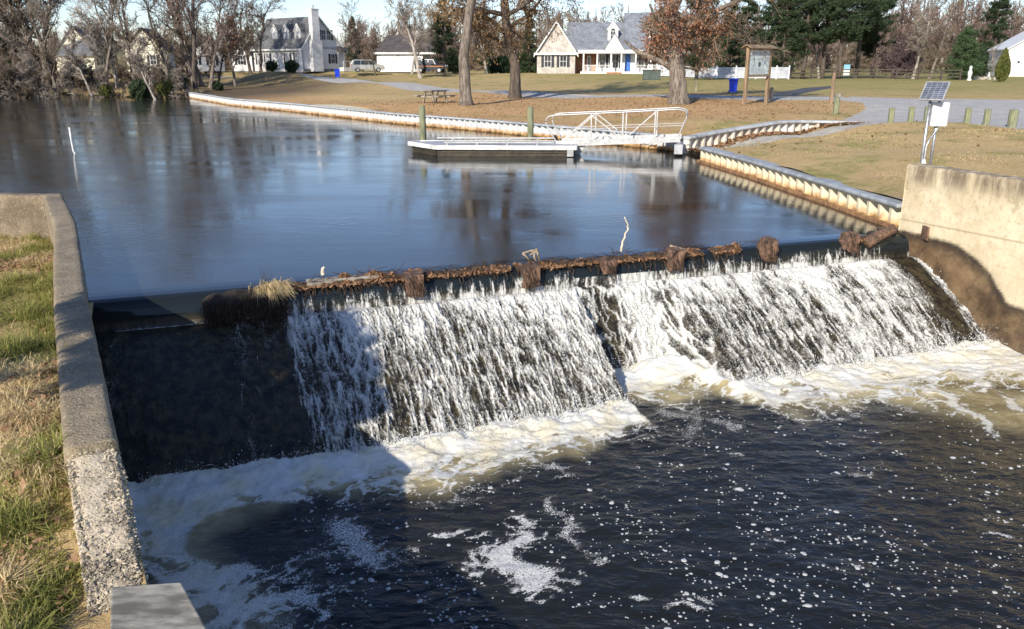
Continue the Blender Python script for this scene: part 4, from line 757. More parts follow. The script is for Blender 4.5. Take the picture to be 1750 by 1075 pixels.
tot = poly_resample(rline, .5)[1][-1]; rwz = lambda t: np.interp(t, [0, tot * .6, tot], [.5, .88, .82])
bulkhead("white corrugated retaining wall rising beside the boat ramp", rline, -1, rwz, SHR, CAPW, rline[0], waler=False, zb=-.5)
r_ = np.random.RandomState(31); C, t = poly_resample(rline, .02); k = r_.randint(0, len(C), 1600); T_ = C[1] - C[0]; T_ /= np.linalg.norm(T_); Q = C[k] + np.array([T_[1], -T_[0]]) * (np.abs(r_.normal(0, .22, len(k))) + .1)[:, None]
mb = MB(); leaves(mb, np.c_[Q, elev(Q[:, 0], Q[:, 1]) + .04 + .05 * r_.rand(len(Q))], .06, r_); o = mb.build("ramp_leaves", DEADL, kind='stuff'); o['label'] = "rust leaves drifted along the foot of the ramp wall"; o['category'] = "leaf litter"
# small dark thing on bulkhead : bird
# ------------------------------------------------------------------ piles, stake
def piling(px, py, h, lab):
    p = at(px, py, 0); o = thing("piling", lab, "piling", (p[0], p[1], -.8), group="pilings holding the floating dock"); mb = MB(); mb.tube([(0, 0, 0), (.01, 0, .8 + h * .5), (0, .01, .8 + h - .02), (0, .01, .8 + h)], [.14, .135, .13, .11], 14); mb.build("pole", WOODGR, o, True)
    mb = MB(); mb.lathe([(.165, .86), (.165, .93), (.142, .93)], k=14); mb.build("guide_collar", GALV, o)
piling(723, 247, 1.6, "left greenish timber piling behind the floating dock"); piling(906, 246, 1.55, "right greenish timber piling near the gangway foot")
p = at(127, 263, 0); mb = MB(); mb.tube([(0.05, 0, -.5), (0.03, 0, 0), (-.02, 0, .12), (-.035, 0, .55), (-.035, 0, .98)], .035, 8); mb.build("marker_stake", WTRIM, label="thin white marker stake standing in the open pond", cat="stake", loc=p, smooth=True)
# ------------------------------------------------------------------ floating dock
fl, fr = at(745, 268, 0), at(984, 269, 0); bl, br = at(697, 240, .3), at(940, 234, .3)
dO = thing("floating_dock", "low grey floating dock with dark wet timber floats", "dock", (fl[0], fl[1], .07))
u = (fr - fl)[:2]; Ld = np.linalg.norm(u); u /= Ld; wv2 = np.array([-u[1], u[0]]); Wd = 2.1
def dl(a, b_, z): return np.array([u[0] * a + wv2[0] * b_, u[1] * a + wv2[1] * b_, z])
rz = math.atan2(u[1], u[0]); dO.rotation_euler[2] = rz
mb = MB(); 
for i in range(int(Ld / .14)): mb.b(i * .14, i * .14 + .134, .06, Wd - .06, .3, .335)
mb.build("deck_boards", ALU, dO)
mb = MB(); ch = .45
for a, b_ in (((-.0, 0), (Ld, 0)), ((Ld, 0), (Ld, Wd)), ((Ld, Wd), (-.9, Wd)), ((-.9, Wd), (-1.25, Wd - .5)), ((-1.25, Wd - .5), (-.0, 0))): mb.beam((a[0], a[1], .27), (b_[0], b_[1], .27), .09, .16)
mb.build("side_frame", M("pale_dock_fascia", (.68, .68, .65), .5, .08, 4, 0), dO, bevel=.01)
mb = MB(); mb.prism([(-1.1, Wd - .5), (-.0, .1), (0, Wd)], .3, .33); mb.build("bow_plate", ALU, dO)
mb = MB()
for zz in (.12, .01, -.1):
    mb.beam((.05, .09, zz), (Ld - .3, .09, zz), .07, .095); mb.beam((-1.1, Wd - .45, zz), (0.02, .1, zz), .07, .095); mb.beam((Ld - .08, .1, zz), (Ld - .08, Wd, zz), .07, .095)
mb.prism([(.1, .14), (Ld - .2, .14), (Ld - .2, Wd - .1), (.0, Wd - .1), (-.9, Wd - .45)], -.15, .2); mb.build("float_timbers", WOODD, dO)
mb = MB(); mb.b(Ld - .32, Ld - .08, -.02, .06, -.05, .19); mb.build("end_fender", ALU, dO, bevel=.02)
for y in (.1, Wd - .06):
    mb = MB(); mb.beam((-.2 if y > 1 else .3, y, .45), (Ld - .8, y, .45), .05, .05)
    for x in np.arange(.4, Ld - .7, 1.1): mb.beam((x, y, .32), (x, y, .44), .05, .05)
    mb.build("toe_rail", ALU, dO)
# ------------------------------------------------------------------ gangway
g0 = at(960, 243, .38); g1 = at(1150, 236, .7)
gn0, gn1 = at(955, 246, .38), at(1163, 234, .72)
uu = (gn1 - gn0)[:2]; Lg = np.linalg.norm(uu); uu /= Lg; gO = thing("gangway", "sloping aluminium gangway with looped truss handrails", "gangway", (gn0[0], gn0[1], 0)); gO.rotation_euler[2] = math.atan2(uu[1], uu[0]); Wg = 1.35
zd = lambda x: .36 + (.62 - .36) * x / Lg
mb = MB(); 
for x in np.arange(0, Lg - .15, .2): mb.beam((x, .05, zd(x)), (x, Wg - .05, zd(x)), .19, .03)
mb.build("walkway_deck", ALU, gO)
def rail(y):
    s = MB(); zc = lambda x: zd(x); 
    s.beam((-.1, y, zc(0) + .02), (Lg, y, zc(Lg) + .02), .06, .2); o = None
    P = [(-.05, y, zc(0) + .05), (-.3, y, zc(0) + .4), (-.5, y, zc(0) + .72), (-.52, y, zc(0) + .88), (-.42, y, zc(0) + 1.02), (-.2, y, zc(0) + 1.07), (Lg * .5, y, zc(Lg * .5) + 1.07), (Lg - .15, y, zc(Lg) + 1.07), (Lg + .12, y, zc(Lg) + 1.02), (Lg + .22, y, zc(Lg) + .88), (Lg + .12, y, zc(Lg) + .65), (Lg - .1, y, zc(Lg) + .05)]
    Pn, _ = poly_resample(P, .08); Pn[1:-1] = (Pn[:-2] + Pn[1:-1] * 2 + Pn[2:]) / 4; h = MB(); h.tube(Pn, .026, 8); rl = s.build("railing", ALU, gO); h.build("handrail", ALU, rl, True)
    xs = [Lg * .0, Lg * .27, Lg * .53, Lg * .79, Lg * 1.0]; q = MB()
    for x in xs[1:4]: q.beam((x, y, zc(x)), (x, y, zc(x) + 1.06), .045, .045)
    for a, b_ in ((xs[0], xs[1]), (xs[2], xs[3])): q.beam((a + .05, y, zc(a) + .08), (b_, y, zc(b_) + 1.02), .04, .04)
    q.beam((xs[1], y, zc(xs[1]) + 1.02), (xs[2], y, zc(xs[2]) + .1), .04, .04)
    q.build("truss_posts", ALU, rl)
    m = MB(); m.tube([(-.35, y + .03, zc(0) + .5), (Lg * .5, y + .03, zc(Lg / 2) + .52), (Lg + .05, y + .03, zc(Lg) + .5)], .016, 6); m.build("mid_rail", ALU, rl)
rail(0); rail(Wg)
mb = MB(); mb.extr([(-.1, zd(0) - .1), (1.0, zd(1) - .1), (.75, -.05), (.1, -.05)], 'y', .1, .18); mb.build("foot_bracket", ALU, gO)
mb = MB(); mb.b(Lg - .2, Lg + .1, .0, Wg, .1, .45); mb.build("shore_bracket", GALV, gO)
# ------------------------------------------------------------------ picnic table
def picnic(p, rz):
    o = thing("picnic_table", "weathered wooden picnic table on the lawn by the left park tree", "picnic table", p, rz)
    mb = MB(); [mb.b(-.95, .95, -.37 + i * .15, -.37 + i * .15 + .135, .72, .76) for i in range(5)]; mb.build("tabletop", WOODG, o)
    for s in (-1, 1): mb = MB(); [mb.b(-.95, .95, s * .72 - .14 + i * .145, s * .72 - .01 + i * .145, .43, .47) for i in range(2)]; mb.build("bench_seat", WOODG, o)
    for x in (-.65, .65):
        mb = MB(); mb.beam((x, -.38, .0), (x, -.2, .72), .09, .045); mb.beam((x, .38, .0), (x, .2, .72), .09, .045); mb.beam((x + .045, -.85, .4), (x + .045, .85, .4), .045, .09); mb.beam((x, -.36, .69), (x, .36, .69), .05, .08); mb.build("leg_frame", WOODG, o)
    return o
p = at(744, 176, .9); o = picnic((p[0], p[1], ev(p[0], p[1])), R(62)); o.scale = (1.12, 1.12, 1.05) 
# bins
def bin_(p, rz, lab, sc=1.0):
    o = thing("wheeled_bin", lab, "bin", p, rz, "blue wheeled bins by the road"); o.scale = (sc,) * 3
    mb = MB(); V = [(-.25, -.24, .1), (.25, -.24, .1), (.25, .26, .1), (-.25, .26, .1), (-.31, -.34, .95), (.31, -.34, .95), (.31, .34, .95), (-.31, .34, .95)]; mb.add(V, [[0, 3, 2, 1], [4, 5, 6, 7], [0, 1, 5, 4], [1, 2, 6, 5], [2, 3, 7, 6], [3, 0, 4, 7]])
    mb.b(-.33, .33, -.36, .36, .9, .96); mb.build("bin_body", BLUE, o, bevel=.02)
    mb = MB(); mb.extr([(-.4, .965), (.38, .965), (.38, 1.0), (.1, 1.06), (-.3, 1.03), (-.4, .99)], 'x', -.34, .34); mb.build("lid", BLUE, o, bevel=.015)
    mb = MB(); mb.tube([(-.22, .42, .95), (.22, .42, .95)], .018, 8); mb.beam((-.2, .34, .93), (-.2, .43, .95), .03, .03); mb.beam((.2, .34, .93), (.2, .43, .95), .03, .03); mb.build("handle", BLUE, o)
    for x in (-.27, .27): mb = MB(); mb.tube([(x - .03, .24, .12), (x + .03, .24, .12)], .12, 14); mb.build("wheel", SHUT, o)
p = at(1252, 160, 1.22); bin_((p[0], p[1], ev(p[0], p[1])), R(-12), "blue wheeled bin left of the wooden notice board")
p = at(577, 135, 1.5); bin_((p[0], p[1], ev(p[0], p[1])), R(15), "blue wheeled bin at the roadside before the white dormered house", 1.05)
# ------------------------------------------------------------------ notice board
a0 = at(1272, 178, 1.02); a1 = at(1309, 176, 1.02); ub = (a1 - a0)[:2]; Lb = np.linalg.norm(ub); nb = thing("notice_board", "tall wooden notice board with a pale framed sheet and small roof", "notice board", (a0[0], a0[1], ev(a0[0], a0[1])), math.atan2(ub[1], ub[0]))
HB = 3.2
for x in (0, Lb): mb = MB(); mb.b(x - .09, x + .09, -.09, .09, -.2, HB); mb.build("post", WOODT, nb, bevel=.01)
mb = MB(); mb.b(.09, Lb - .09, -.04, .04, 1.62, 3.1); mb.build("board_panel", WOODG, nb)
PAP = M("pale_paper", (.55, .62, .62), .5, .1, 6, 0); mb = MB(); mb.b(.13, Lb - .13, -.06, -.043, 1.68, 3.05); mb.build("notice_sheet", PAP, nb)
mb = MB(); DK2 = M("dark_print", (.1, .13, .14), .6, .2, 6, 0); mb.lathe([(.15, 0), (.15, .004)], (0, 0, 0), 20); V = np.vstack(mb.v); mb.v = [np.c_[V[:, 0] + Lb / 2, -.062 - V[:, 2], V[:, 1] + 2.25]]; mb.build("round_emblem", DK2, nb)
mb = MB(); TXT = M("grey_print", (.36, .42, .43), .6, .1, 6, 0)
r_ = np.random.RandomState(3)
for z in (2.9, 2.83): mb.b(.3, Lb - .3, -.064, -.061, z, z + .03)
for z in np.arange(1.75, 2.05, .05): mb.b(.3, Lb - .3 - r_.rand() * .3, -.064, -.061, z, z + .018)
for z in (2.55, 2.5): mb.b(.22, Lb - .25, -.064, -.061, z, z + .02)
mb.build("printed_lines", TXT, nb)
for zr_ in (1.58, 3.12): mb = MB(); mb.beam((.09, -.08, zr_), (Lb - .09, -.08, zr_), .06, .09); mb.build("cross_rail", WOODT, nb)
mb = MB(); mb.extr([(-.34, HB - .06), (0, HB + .1), (.34, HB - .06), (.34, HB - .02), (0, HB + .15), (-.34, HB - .02)], 'x', -.28, Lb + .28); mb.build("roof", WOODT, nb)
# ------------------------------------------------------------------ bollards and posts
def bollard(px, py, lab, h=.6, r=.13, mat=WOODGR, tilt=0):
    p = at(px, py, .94); p[2] = ev(p[0], p[1]); o = bol0 = None
    mb = MB(); mb.tube([(0, 0, -.2), (0, 0, h * .5), (tilt * .5, 0, h - .02), (tilt * .5, 0, h)], [r, r, r * .97, r * .8], 12); return mb.build("timber_bollard", mat, label=lab, cat="bollard", group="green timber bollards along the car park edge", loc=p, smooth=False)
for (px, py), lab in zip(((1522, 208), (1556, 206.5), (1583, 207), (1652, 210), (1685, 212), (1729, 215)), ("leftmost of the green timber bollards by the parking", "second bollard from the left by the parking", "bollard half hidden behind the white gauge box", "bollard just right of the solar gauge station", "bollard between the solar station and the frame edge", "thicker rightmost bollard at the frame edge")):
    bollard(px, py, lab, .62 if px < 1700 else .68, .125 if px < 1700 else .17)
p = at(1428, 193, .98); o = thing("timber_bollard", "green timber bollard with a small grey box on top at the gravel edge", "bollard", (p[0], p[1], ev(p[0], p[1]))); mb = MB(); mb.tube([(0, 0, -.2), (0, 0, .8)], .13, 12); mb.build("bollard_post", WOODGR, o); mb = MB(); mb.b(-.14, .14, -.12, .12, .81, .98); mb.build("top_box", WOODG, o, bevel=.02)
p = at(1420, 177, 1.08); mb = MB(); mb.tube([(0, 0, -.2), (.0, 0, .8), (.02, 0, 1.4), (.03, 0, 1.75)], [.11, .1, .1, .09], 12); mb.build("wooden_post", WOODT, label="tall brown timber post leaning slightly beside the car park", cat="post", loc=(p[0], p[1], ev(p[0], p[1])))
p = at(1317, 173, 1.05); mb = MB(); mb.lathe([(.13, -.1), (.13, .75), (.09, .85), (.02, .88)], k=14); mb.build("utility_post", WOODG, label="short grey round post right of the notice board", cat="post", loc=(p[0], p[1], ev(p[0], p[1])))
# mailbox like post
p = at(1189, 154, 1.3); o = thing("mailbox", "dark mailbox on a post across the road behind the big oak", "mailbox", (p[0], p[1], ev(p[0], p[1]))); mb = MB(); mb.b(-.05, .05, -.05, .05, -.1, 1.05); mb.build("post", WOODG, o); mb = MB(); mb.extr([(-.1, 1.05), (.1, 1.05), (.1, 1.18), (.06, 1.25), (-.06, 1.25), (-.1, 1.18)], 'y', -.28, .28); mb.build("letter_box", SHUT, o)
# ------------------------------------------------------------------ solar gauge station
p = at(1576, 284, 1.0); py_ = RW0[1] + .75; pL = atY(1574, 283, 16.6); ox, oy = pL[0], pL[1]; gz = ev(ox, oy)
so_ = thing("solar_gauge_station", "solar-powered gauge with tilted panel and white box behind the tan wall", "gauge station", (ox, oy, gz), R(-12)); t0 = 1.25 - gz
def zz(px, py): return atY(px, py, oy)[2] - gz
zt1, zt2 = zz(1596, 165), zz(1612, 152)
mb = MB(); mb.tube([(0, 0, 0), (0, 0, zt1)], .028, 10); mb.build("pole", GALV, so_, True)
mb = MB(); mb.tube([(.2, .12, 0), (.2, .12, zt2)], .028, 10); mb.build("pole", GALV, so_, True)
mb = MB(); mb.tube([(.035, -.04, 0), (.035, -.04, t0 + .42), (.09, 0, t0 + .55), (.17, .06, t0 + .66), (.24, .08, t0 + .8), (.24, .08, t0 + .95)], .018, 8); mb.build("conduit", GALV, so_, True)
mb = MB(); mb.lathe([(.05, 0), (.05, t0 + .08), (.035, t0 + .12), (.03, t0 + .16)], (0.03, -.04, 0), 10); mb.build("conduit_fitting", WTRIM, so_)
zb = zz(1605, 216); mb = MB(); mb.b(.06, .36, .0, .22, zb, zb + .46); mb.build("equipment_box", WTRIM, so_, bevel=.012)
mb = MB(); mb.b(.355, .375, .02, .2, zb + .02, zb + .44); mb.build("box_door", ALU, so_)
zc = (zt1 + zt2) / 2; cx, cy = .06, .02; tl = R(42)
mb = MB(); mb.box((0, 0, 0), (.44, .5, .035)); PF = mb.build("solar_panel", ALU, so_, bevel=.004); PF.location = (cx, cy, zc + .03); PF.rotation_euler = (tl, 0, R(-28))
SOLM = M("solar_cells", (.09, .11, .16), .3, .2, 10, 0); mb = MB()
for i in range(4):
    for j in range(9): mb.b(-.2 + i * .1 + .004, -.2 + i * .1 + .096, -.23 + j * .051 + .003, -.23 + j * .051 + .042, .0185, .0215)
c = mb.build("solar_cells", SOLM, PF)
mb = MB(); mb.beam((0, 0, zt1 - .05), (.2, .12, zt1 - .02), .03, .04); mb.beam((.2, .12, zt2 - .1), (.08, .03, zc), .025, .03); mb.build("bracket", GALV, so_)
# ------------------------------------------------------------------ transformer, banner, ornaments
GRN = M("green_painted_steel", (.06, .085, .07), .5, .15, 5, 0)
p = at(1113, 136, 1.75); o = thing("transformer_box", "dark green utility transformer cabinet on the grass bank", "utility box", (p[0], p[1], ev(p[0], p[1])), R(-8)); mb = MB(); mb.b(-.95, .95, -.6, .6, 0, 1.0); mb.extr([(-.68, 1.0), (.65, 1.0), (.65, 1.1), (-.68, 1.04)], 'x', -1.0, 1.0); mb.build("cabinet", GRN, o, bevel=.03); mb = MB(); mb.b(-.85, -.02, -.64, -.602, .1, .92); mb.b(.02, .85, -.64, -.602, .1, .92); mb.build("door_panel", GRN, o, bevel=.01)
p = at(1445, 134, 1.68); o = thing("banner_sign", "small pale blue and white garden banner near the split-rail fence", "banner", (p[0], p[1], ev(p[0], p[1])), R(10)); mb = MB(); mb.tube([(-.42, 0, 0), (-.42, 0, 1.75)], .03, 6); mb.tube([(-.42, 0, 1.72), (.45, 0, 1.72)], .02, 6); mb.build("stand", SHUT, o)
bm_, nt, b = newmat("banner_cloth"); v = coords(nt, False); s = nt.nodes.new("ShaderNodeSeparateXYZ"); nt.links.new(v, s.inputs[0]); nt.links.new(mixc(nt, ramp(nt, s.outputs[2], .9, 1.3), (.75, .76, .74), (.25, .5, .62)), b.inputs["Base Color"])
mb = MB(); mb.b(-.4, .45, -.01, .01, .35, 1.68); mb.build("banner_cloth", bm_, o)
for px, py, h, lab in ((1656, 137, 1.3, "white garden statue before the rail fence at right"), (1689, 135, .7, "low pale garden ornament left of the cone shrub")):
    p = at(px, py, 1.65); mb = MB(); mb.lathe([(.22, 0), (.24, .1), (.14, .2), (.2, .45), (.24, .7), (.12, .86), (.1, .9), (.16, 1.0), (.13, 1.15), (.03, 1.22)], k=10); o = mb.build("garden_statue", WTRIM, label=lab, cat="statue", loc=(p[0], p[1], ev(p[0], p[1]))); o.scale = (h * .8, h * .8, h)
p = at(1672, 135, 1.65); r_ = np.random.RandomState(5); RKM = M("pale_rocks", (.5, .47, .42), .9, .3, 5, .4)
for i in range(11):
    mb = fine_box(MB(), (.5, .4, .35), k=4); rough(mb, .12, 900 + i, 3); q = (p[0] + r_.normal(0, .95), p[1] + r_.normal(0, .4)); mb.build("garden_rock", RKM, label="pale rock edging the garden bed round the bare sapling", cat="rock", group="rocks round the garden bed", loc=(q[0], q[1], ev(*q) + .12), rz=r_.rand() * 3)
# ------------------------------------------------------------------ fences
def fence_pts(pix): return [at(*q)[:2] for q in pix]
wf = fence_pts([(1122, 131, 1.9), (1215, 133.5, 1.75), (1347, 136, 1.66)]); o = thing("vinyl_fence", "white vinyl picket-panel fence right of the porch house", "fence", (*wf[0], 0)); of = np.array([*wf[0], 0])
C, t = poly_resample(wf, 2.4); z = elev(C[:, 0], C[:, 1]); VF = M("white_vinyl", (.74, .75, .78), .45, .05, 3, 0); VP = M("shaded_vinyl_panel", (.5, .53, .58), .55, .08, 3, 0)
for i in range(len(C)):
    mb = MB(); mb.b(-.07, .07, -.07, .07, 0, 1.45); mb.add([(-.09, -.09, 1.45), (.09, -.09, 1.45), (.09, .09, 1.45), (-.09, .09, 1.45), (0, 0, 1.55)], [[0, 1, 4], [1, 2, 4], [2, 3, 4], [3, 0, 4]]); q = mb.build("fence_post", VF, o); q.location = (C[i][0] - of[0], C[i][1] - of[1], z[i])
for i in range(len(C) - 1):
    a = np.array([*C[i], z[i]]) - of; b2 = np.array([*C[i + 1], z[i + 1]]) - of; mb = MB()
    for f in np.linspace(.05, .95, 15): q = a * (1 - f) + b2 * f; mb.box(q + [0, 0, .68], (.13, .03, 1.1), rz=math.atan2(b2[1] - a[1], b2[0] - a[0]))
    for h in (.15, 1.28): mb.beam(a + [0, 0, h], b2 + [0, 0, h], .05, .1)
    mb.build("fence_panel", VP, o)
rf = fence_pts([(1350, 134, 1.7), (1490, 134.5, 1.68), (1640, 137, 1.62)]); o = thing("split_rail_fence", "dark split-rail wooden fence along the far field", "fence", (*rf[0], 0)); of = np.array([*rf[0], 0]); C, t = poly_resample(rf, 2.5); z = elev(C[:, 0], C[:, 1])
DW = M("dark_fence_wood", (.085, .07, .055), .9, .3, 8, .2)
for i in range(len(C)): mb = MB(); mb.b(-.08, .08, -.08, .08, 0, 1.25); q = mb.build("fence_post", DW, o); q.location = (C[i][0] - of[0], C[i][1] - of[1], z[i])
for i in range(len(C) - 1):
    a = np.array([*C[i], z[i]]) - of; b2 = np.array([*C[i + 1], z[i + 1]]) - of; mb = MB()
    for h in (.35, .72, 1.08): mb.beam(a + [0, 0, h], b2 + [0, 0, h + .02], .06, .12)
    mb.build("rail", DW, o)
# ------------------------------------------------------------------ houses
PANE = M("window_glass", (.03, .04, .05), .08, .1, 2, 0); CURT = M("pale_curtain", (.35, .37, .4), .3, .1, 2, 0)
def window(par, x, z, w_, h, face='y', y=0, shut=True, mat=PANE, sgn=-1, sh=SHUT, arch=False):
    """window on a plane normal to local y (or x) at offset y"""
    def B(mb, u0, u1, d0, d1, z0, z1):
        if face == 'y': mb.b(u0, u1, y + sgn * d0, y + sgn * d1, z0, z1)
        else: mb.b(y + sgn * d0, y + sgn * d1, u0, u1, z0, z1)
    f = MB(); t = .07
    for a, b_, c, d in ((x - w_ / 2 - t, x - w_ / 2, z - h / 2 - t, z + h / 2 + t), (x + w_ / 2, x + w_ / 2 + t, z - h / 2 - t, z + h / 2 + t), (x - w_ / 2, x + w_ / 2, z + h / 2, z + h / 2 + t), (x - w_ / 2, x + w_ / 2, z - h / 2 - t, z - h / 2), (x - w_ / 2, x + w_ / 2, z - .025, z + .025)): B(f, a, b_, 0, .07, c, d)
    B(f, x - .02, x + .02, .032, .045, z - h / 2, z + h / 2)
    o = f.build("window", WTRIM, par); p = MB(); B(p, x - w_ / 2, x + w_ / 2, .0, .03, z - h / 2, z + h / 2); p.build("pane", mat, o)
    if shut:
        for s in (-1, 1): q = MB(); c = x + s * (w_ / 2 + t + .2); B(q, c - .18, c + .18, 0, .05, z - h / 2 - .05, z + h / 2 + .05); q.build("shutter", sh, par)
    return o
def dormer(par, x, yf, zb, w_, h, rise, dep, roofm, wm=PANE, arch=False, win=(.55, 1.0)):
    mb = MB(); mb.extr([(x - w_ / 2, zb), (x + w_ / 2, zb), (x + w_ / 2, zb + h), (x, zb + h + rise), (x - w_ / 2, zb + h)], 'y', yf, yf + dep); d = mb.build("dormer", WHITE, par)
    r = MB(); ov = .14; k = rise / (w_ / 2)
    for s in (-1, 1): r.extr([(x, zb + h + rise + .02), (x + s * (w_ / 2 + ov), zb + h - ov * k + .02), (x + s * (w_ / 2 + ov), zb + h - ov * k + .12), (x, zb + h + rise + .13)][::s], 'y', yf - .0, yf + dep)
    r.build("dormer_roof", roofm, d)
    tr = MB()
    for s in (-1, 1): tr.extr([(x, zb + h + rise - .06), (x + s * (w_ / 2 + ov), zb + h - ov * k - .1), (x + s * (w_ / 2 + ov), zb + h - ov * k + .1), (x, zb + h + rise + .14)][::s], 'y', yf - .1, yf - .01)
    tr.build("fascia", WTRIM, d)
    cx = x; wn = window(d, cx, zb + h * .5, win[0], win[1], 'y', yf, False, wm)
    if arch:
        a = MB(); P = [(cx + (win[0] / 2) * math.cos(q), zb + h * .5 + win[1] / 2 + .07 + (win[0] / 2) * math.sin(q)) for q in np.linspace(0, math.pi, 9)]; a.extr(P, 'y', yf - .05, yf); a.build("arched_pane", wm, d)
def gable_roof(x0, x1, y0, y1, ze, zr, yr=None, ov=.35, th=.14):
    yr = (y0 + y1) / 2 if yr is None else yr; mb = MB()
    kf = (zr - ze) / (yr - y0); kb = (zr - ze) / (y1 - yr)
    mb.extr([(yr, zr), (y0 - ov, ze - ov * kf), (y0 - ov, ze - ov * kf + th), (yr, zr + th)], 'x', x0 - ov * .6, x1 + ov * .6); mb.extr([(yr, zr), (yr, zr + th), (y1 + ov, ze - ov * kb + th), (y1 + ov, ze - ov * kb)], 'x', x0 - ov * .6, x1 + ov * .6); return mb
def fasc(x, y0, y1, ze, zr, yr, ov=.35, th=.2):
    mb = MB(); kf = (zr - ze) / (yr - y0); kb = (zr - ze) / (y1 - yr); mb.extr([(yr, zr - .08), (y0 - ov, ze - ov * kf - .08), (y0 - ov, ze - ov * kf + .1), (yr, zr + .12)], 'x', x, x + .06); mb.extr([(yr, zr - .08), (yr, zr + .12), (y1 + ov, ze - ov * kb + .1), (y1 + ov, ze - ov * kb - .08)], 'x', x, x + .06); return mb
# --- white cape house, left
p = at(520, 121, 2.5); A = thing("cape_house", "white cape house with three dormers and a tall white chimney", "house", (p[0], p[1], p[2] - .1), R(-38)); sc = p[1] / 113
Lh, Dh = 11.5, 7.6; yr = 3.0; ze, zr = 3.35, 7.35
mb = MB(); mb.b(-Lh, 0, 0, Dh, 0, ze); mb.extr([(0, ze), (Dh, ze - .45), (yr, zr)], 'x', -Lh + .01, 0); W_ = mb.build("wall", WHITE, A)
mb = MB(); mb.extr([(yr, zr), (-.35, ze - .4), (-.35, ze - .26), (yr, zr + .14)], 'x', -Lh - .2, .22); mb.extr([(yr, zr), (yr, zr + .14), (Dh + .35, ze - .66), (Dh + .35, ze - .8)], 'x', -Lh - .2, .22); Rf = mb.build("roof", SHING, A)
mb = MB(); mb.extr([(yr, zr - .1), (-.38, ze - .5), (-.38, ze - .24), (yr, zr + .16)], 'x', .225, .3); mb.extr([(yr, zr - .1), (yr, zr + .16), (Dh + .38, ze - .64), (Dh + .38, ze - .9)], 'x', .225, .3); mb.b(-Lh - .2, .2, -.45, -.36, ze - .5, ze - .28); mb.build("fascia", WTRIM, A)
mb = MB(); mb.b(.0, .75, 1.1, 2.9, 0, 4.2); mb.b(.0, .75, 1.35, 2.6, 4.2, 8.3); mb.b(-.05, .8, 1.3, 2.65, 8.3, 8.42); ch = mb.build("chimney", WHITE, A); mb = MB(); mb.tube([(.35, 2, 8.4), (.35, 2, 8.9)], .1, 8); mb.build("flue", GALV, ch)
for x in (-1.9, -4.5, -7.1): dormer(A, x, .75, 4.15, 1.35, 1.45, .8, 2.6, SHING, CURT, win=(.6, 1.05))
for x in (-1.3, -3.5, -8.2, -10.2): window(A, x, 1.75, .85, 1.5, 'y', 0, True, CURT)
mb = MB(); mb.b(-6.6, -5.6, -.08, 0, .35, 2.5); d_ = mb.build("door", WTRIM, A); mb = MB(); mb.b(-7.6, -4.6, -1.6, 0, 0, .35); [mb.b(x - .06, x + .06, -1.5, -1.38, .35, 1.2) for x in (-7.4, -6.7, -5.5, -4.8)]; mb.b(-7.45, -6.65, -1.46, -1.4, 1.15, 1.22); mb.b(-5.55, -4.75, -1.46, -1.4, 1.15, 1.22); mb.build("front_steps", WTRIM, A)
mb = MB(); mb.b(-.5, .1, -.35, -.25, 0, ze - .5); mb.build("downpipe", WTRIM, A)
for y in (3.8, 4.75): window(A, y, 5.0, .7, 1.3, 'x', 0, False, PANE, 1)
for y in (3.22, 5.33): q = MB(); q.b(0, .05, y - .18, y + .18, 4.3, 5.7); q.build("shutter", SHUT, A)
window(A, 5.3, 1.75, .65, 1.25, 'x', 0, True, PANE, 1)
mb = MB(); mb.b(.0, .06, 6.35, 7.2, .6, 2.6); mb.build("side_door", CURT, A); mb = MB(); mb.extr([(0, 3.5), (1.1, 2.95), (1.1, 2.85), (0, 2.85)], 'y', 6.1, 7.5); q = mb.build("porch_hood", SHING3, A)
mb = MB(); mb.b(.06, 1.2, 6.2, 7.6, 0, .55); [mb.b(.06 + .0, 1.2, 7.6 + i * .28, 7.88 + i * .28, 0, .42 - i * .14) for i in range(3)]; [mb.beam((x, y, .5), (x, y, 1.45), .07, .07) for x, y in ((1.15, 6.25), (1.15, 7.55))]; mb.beam((1.15, 6.25, 1.42), (1.15, 7.55, 1.42), .06, .06); mb.beam((1.15, 7.55, 1.42), (1.15, 8.6, .85), .06, .06); mb.beam((1.15, 8.6, 0), (1.15, 8.6, .9), .07, .07); mb.build("side_steps", WTRIM, A)
mb = MB(); mb.b(.0, .08, .0, Dh, 0, .35); mb.build("foundation", M("grey_foundation", (.2, .2, .2), .9), A)
# --- porch house, right
p = at(985, 125.5, 2.2); dB = p[1]; k_ = FP / (dB * cT + .9 * sT); B = thing("porch_house", "white porch house with blue front door and arched dormers", "house", p, R(-6))
def X(px): return (px - 985) / k_ * 1.0
mb = MB(); mb.b(X(919), X(983), -1.6, 9, 0, 2.75); mb.extr([(X(919), 2.75), (X(983), 2.75), (X(951), 6.4)], 'y', -1.59, 8.99); mb.build('wing_wall', M('shaded_beige_siding', (.5, .46, .41), .6, .12, 3, .1), B)  # wing siding toned beige-grey, with tree shadow put into its colour
mb = MB(); mb.b(X(983) + .01, X(1018), 1.2, 9, 0, 2.9); mb.b(X(1018), X(1165), .6, 9, .25, 2.95); mb.build("wall", WHITE, B)
mb = MB(); mb.b(X(983) + .01, X(1018) - .01, 1.1, 1.19, 0, 2.85); mb.build("brick_facing", BRICK, B)
xl, xr, xm = X(919), X(983), X(951); k2 = (6.4 - 2.75) / (xr - xm); mb = MB()
for s, xe in ((-1, xl), (1, xr)): mb.extr([(xm, 6.4), (xe + s * .4, 2.75 - .4 * k2), (xe + s * .4, 2.9 - .4 * k2), (xm, 6.57)][::s], 'y', -1.9, 6)
mb.build("wing_roof", SHING3, B)
mb = MB()
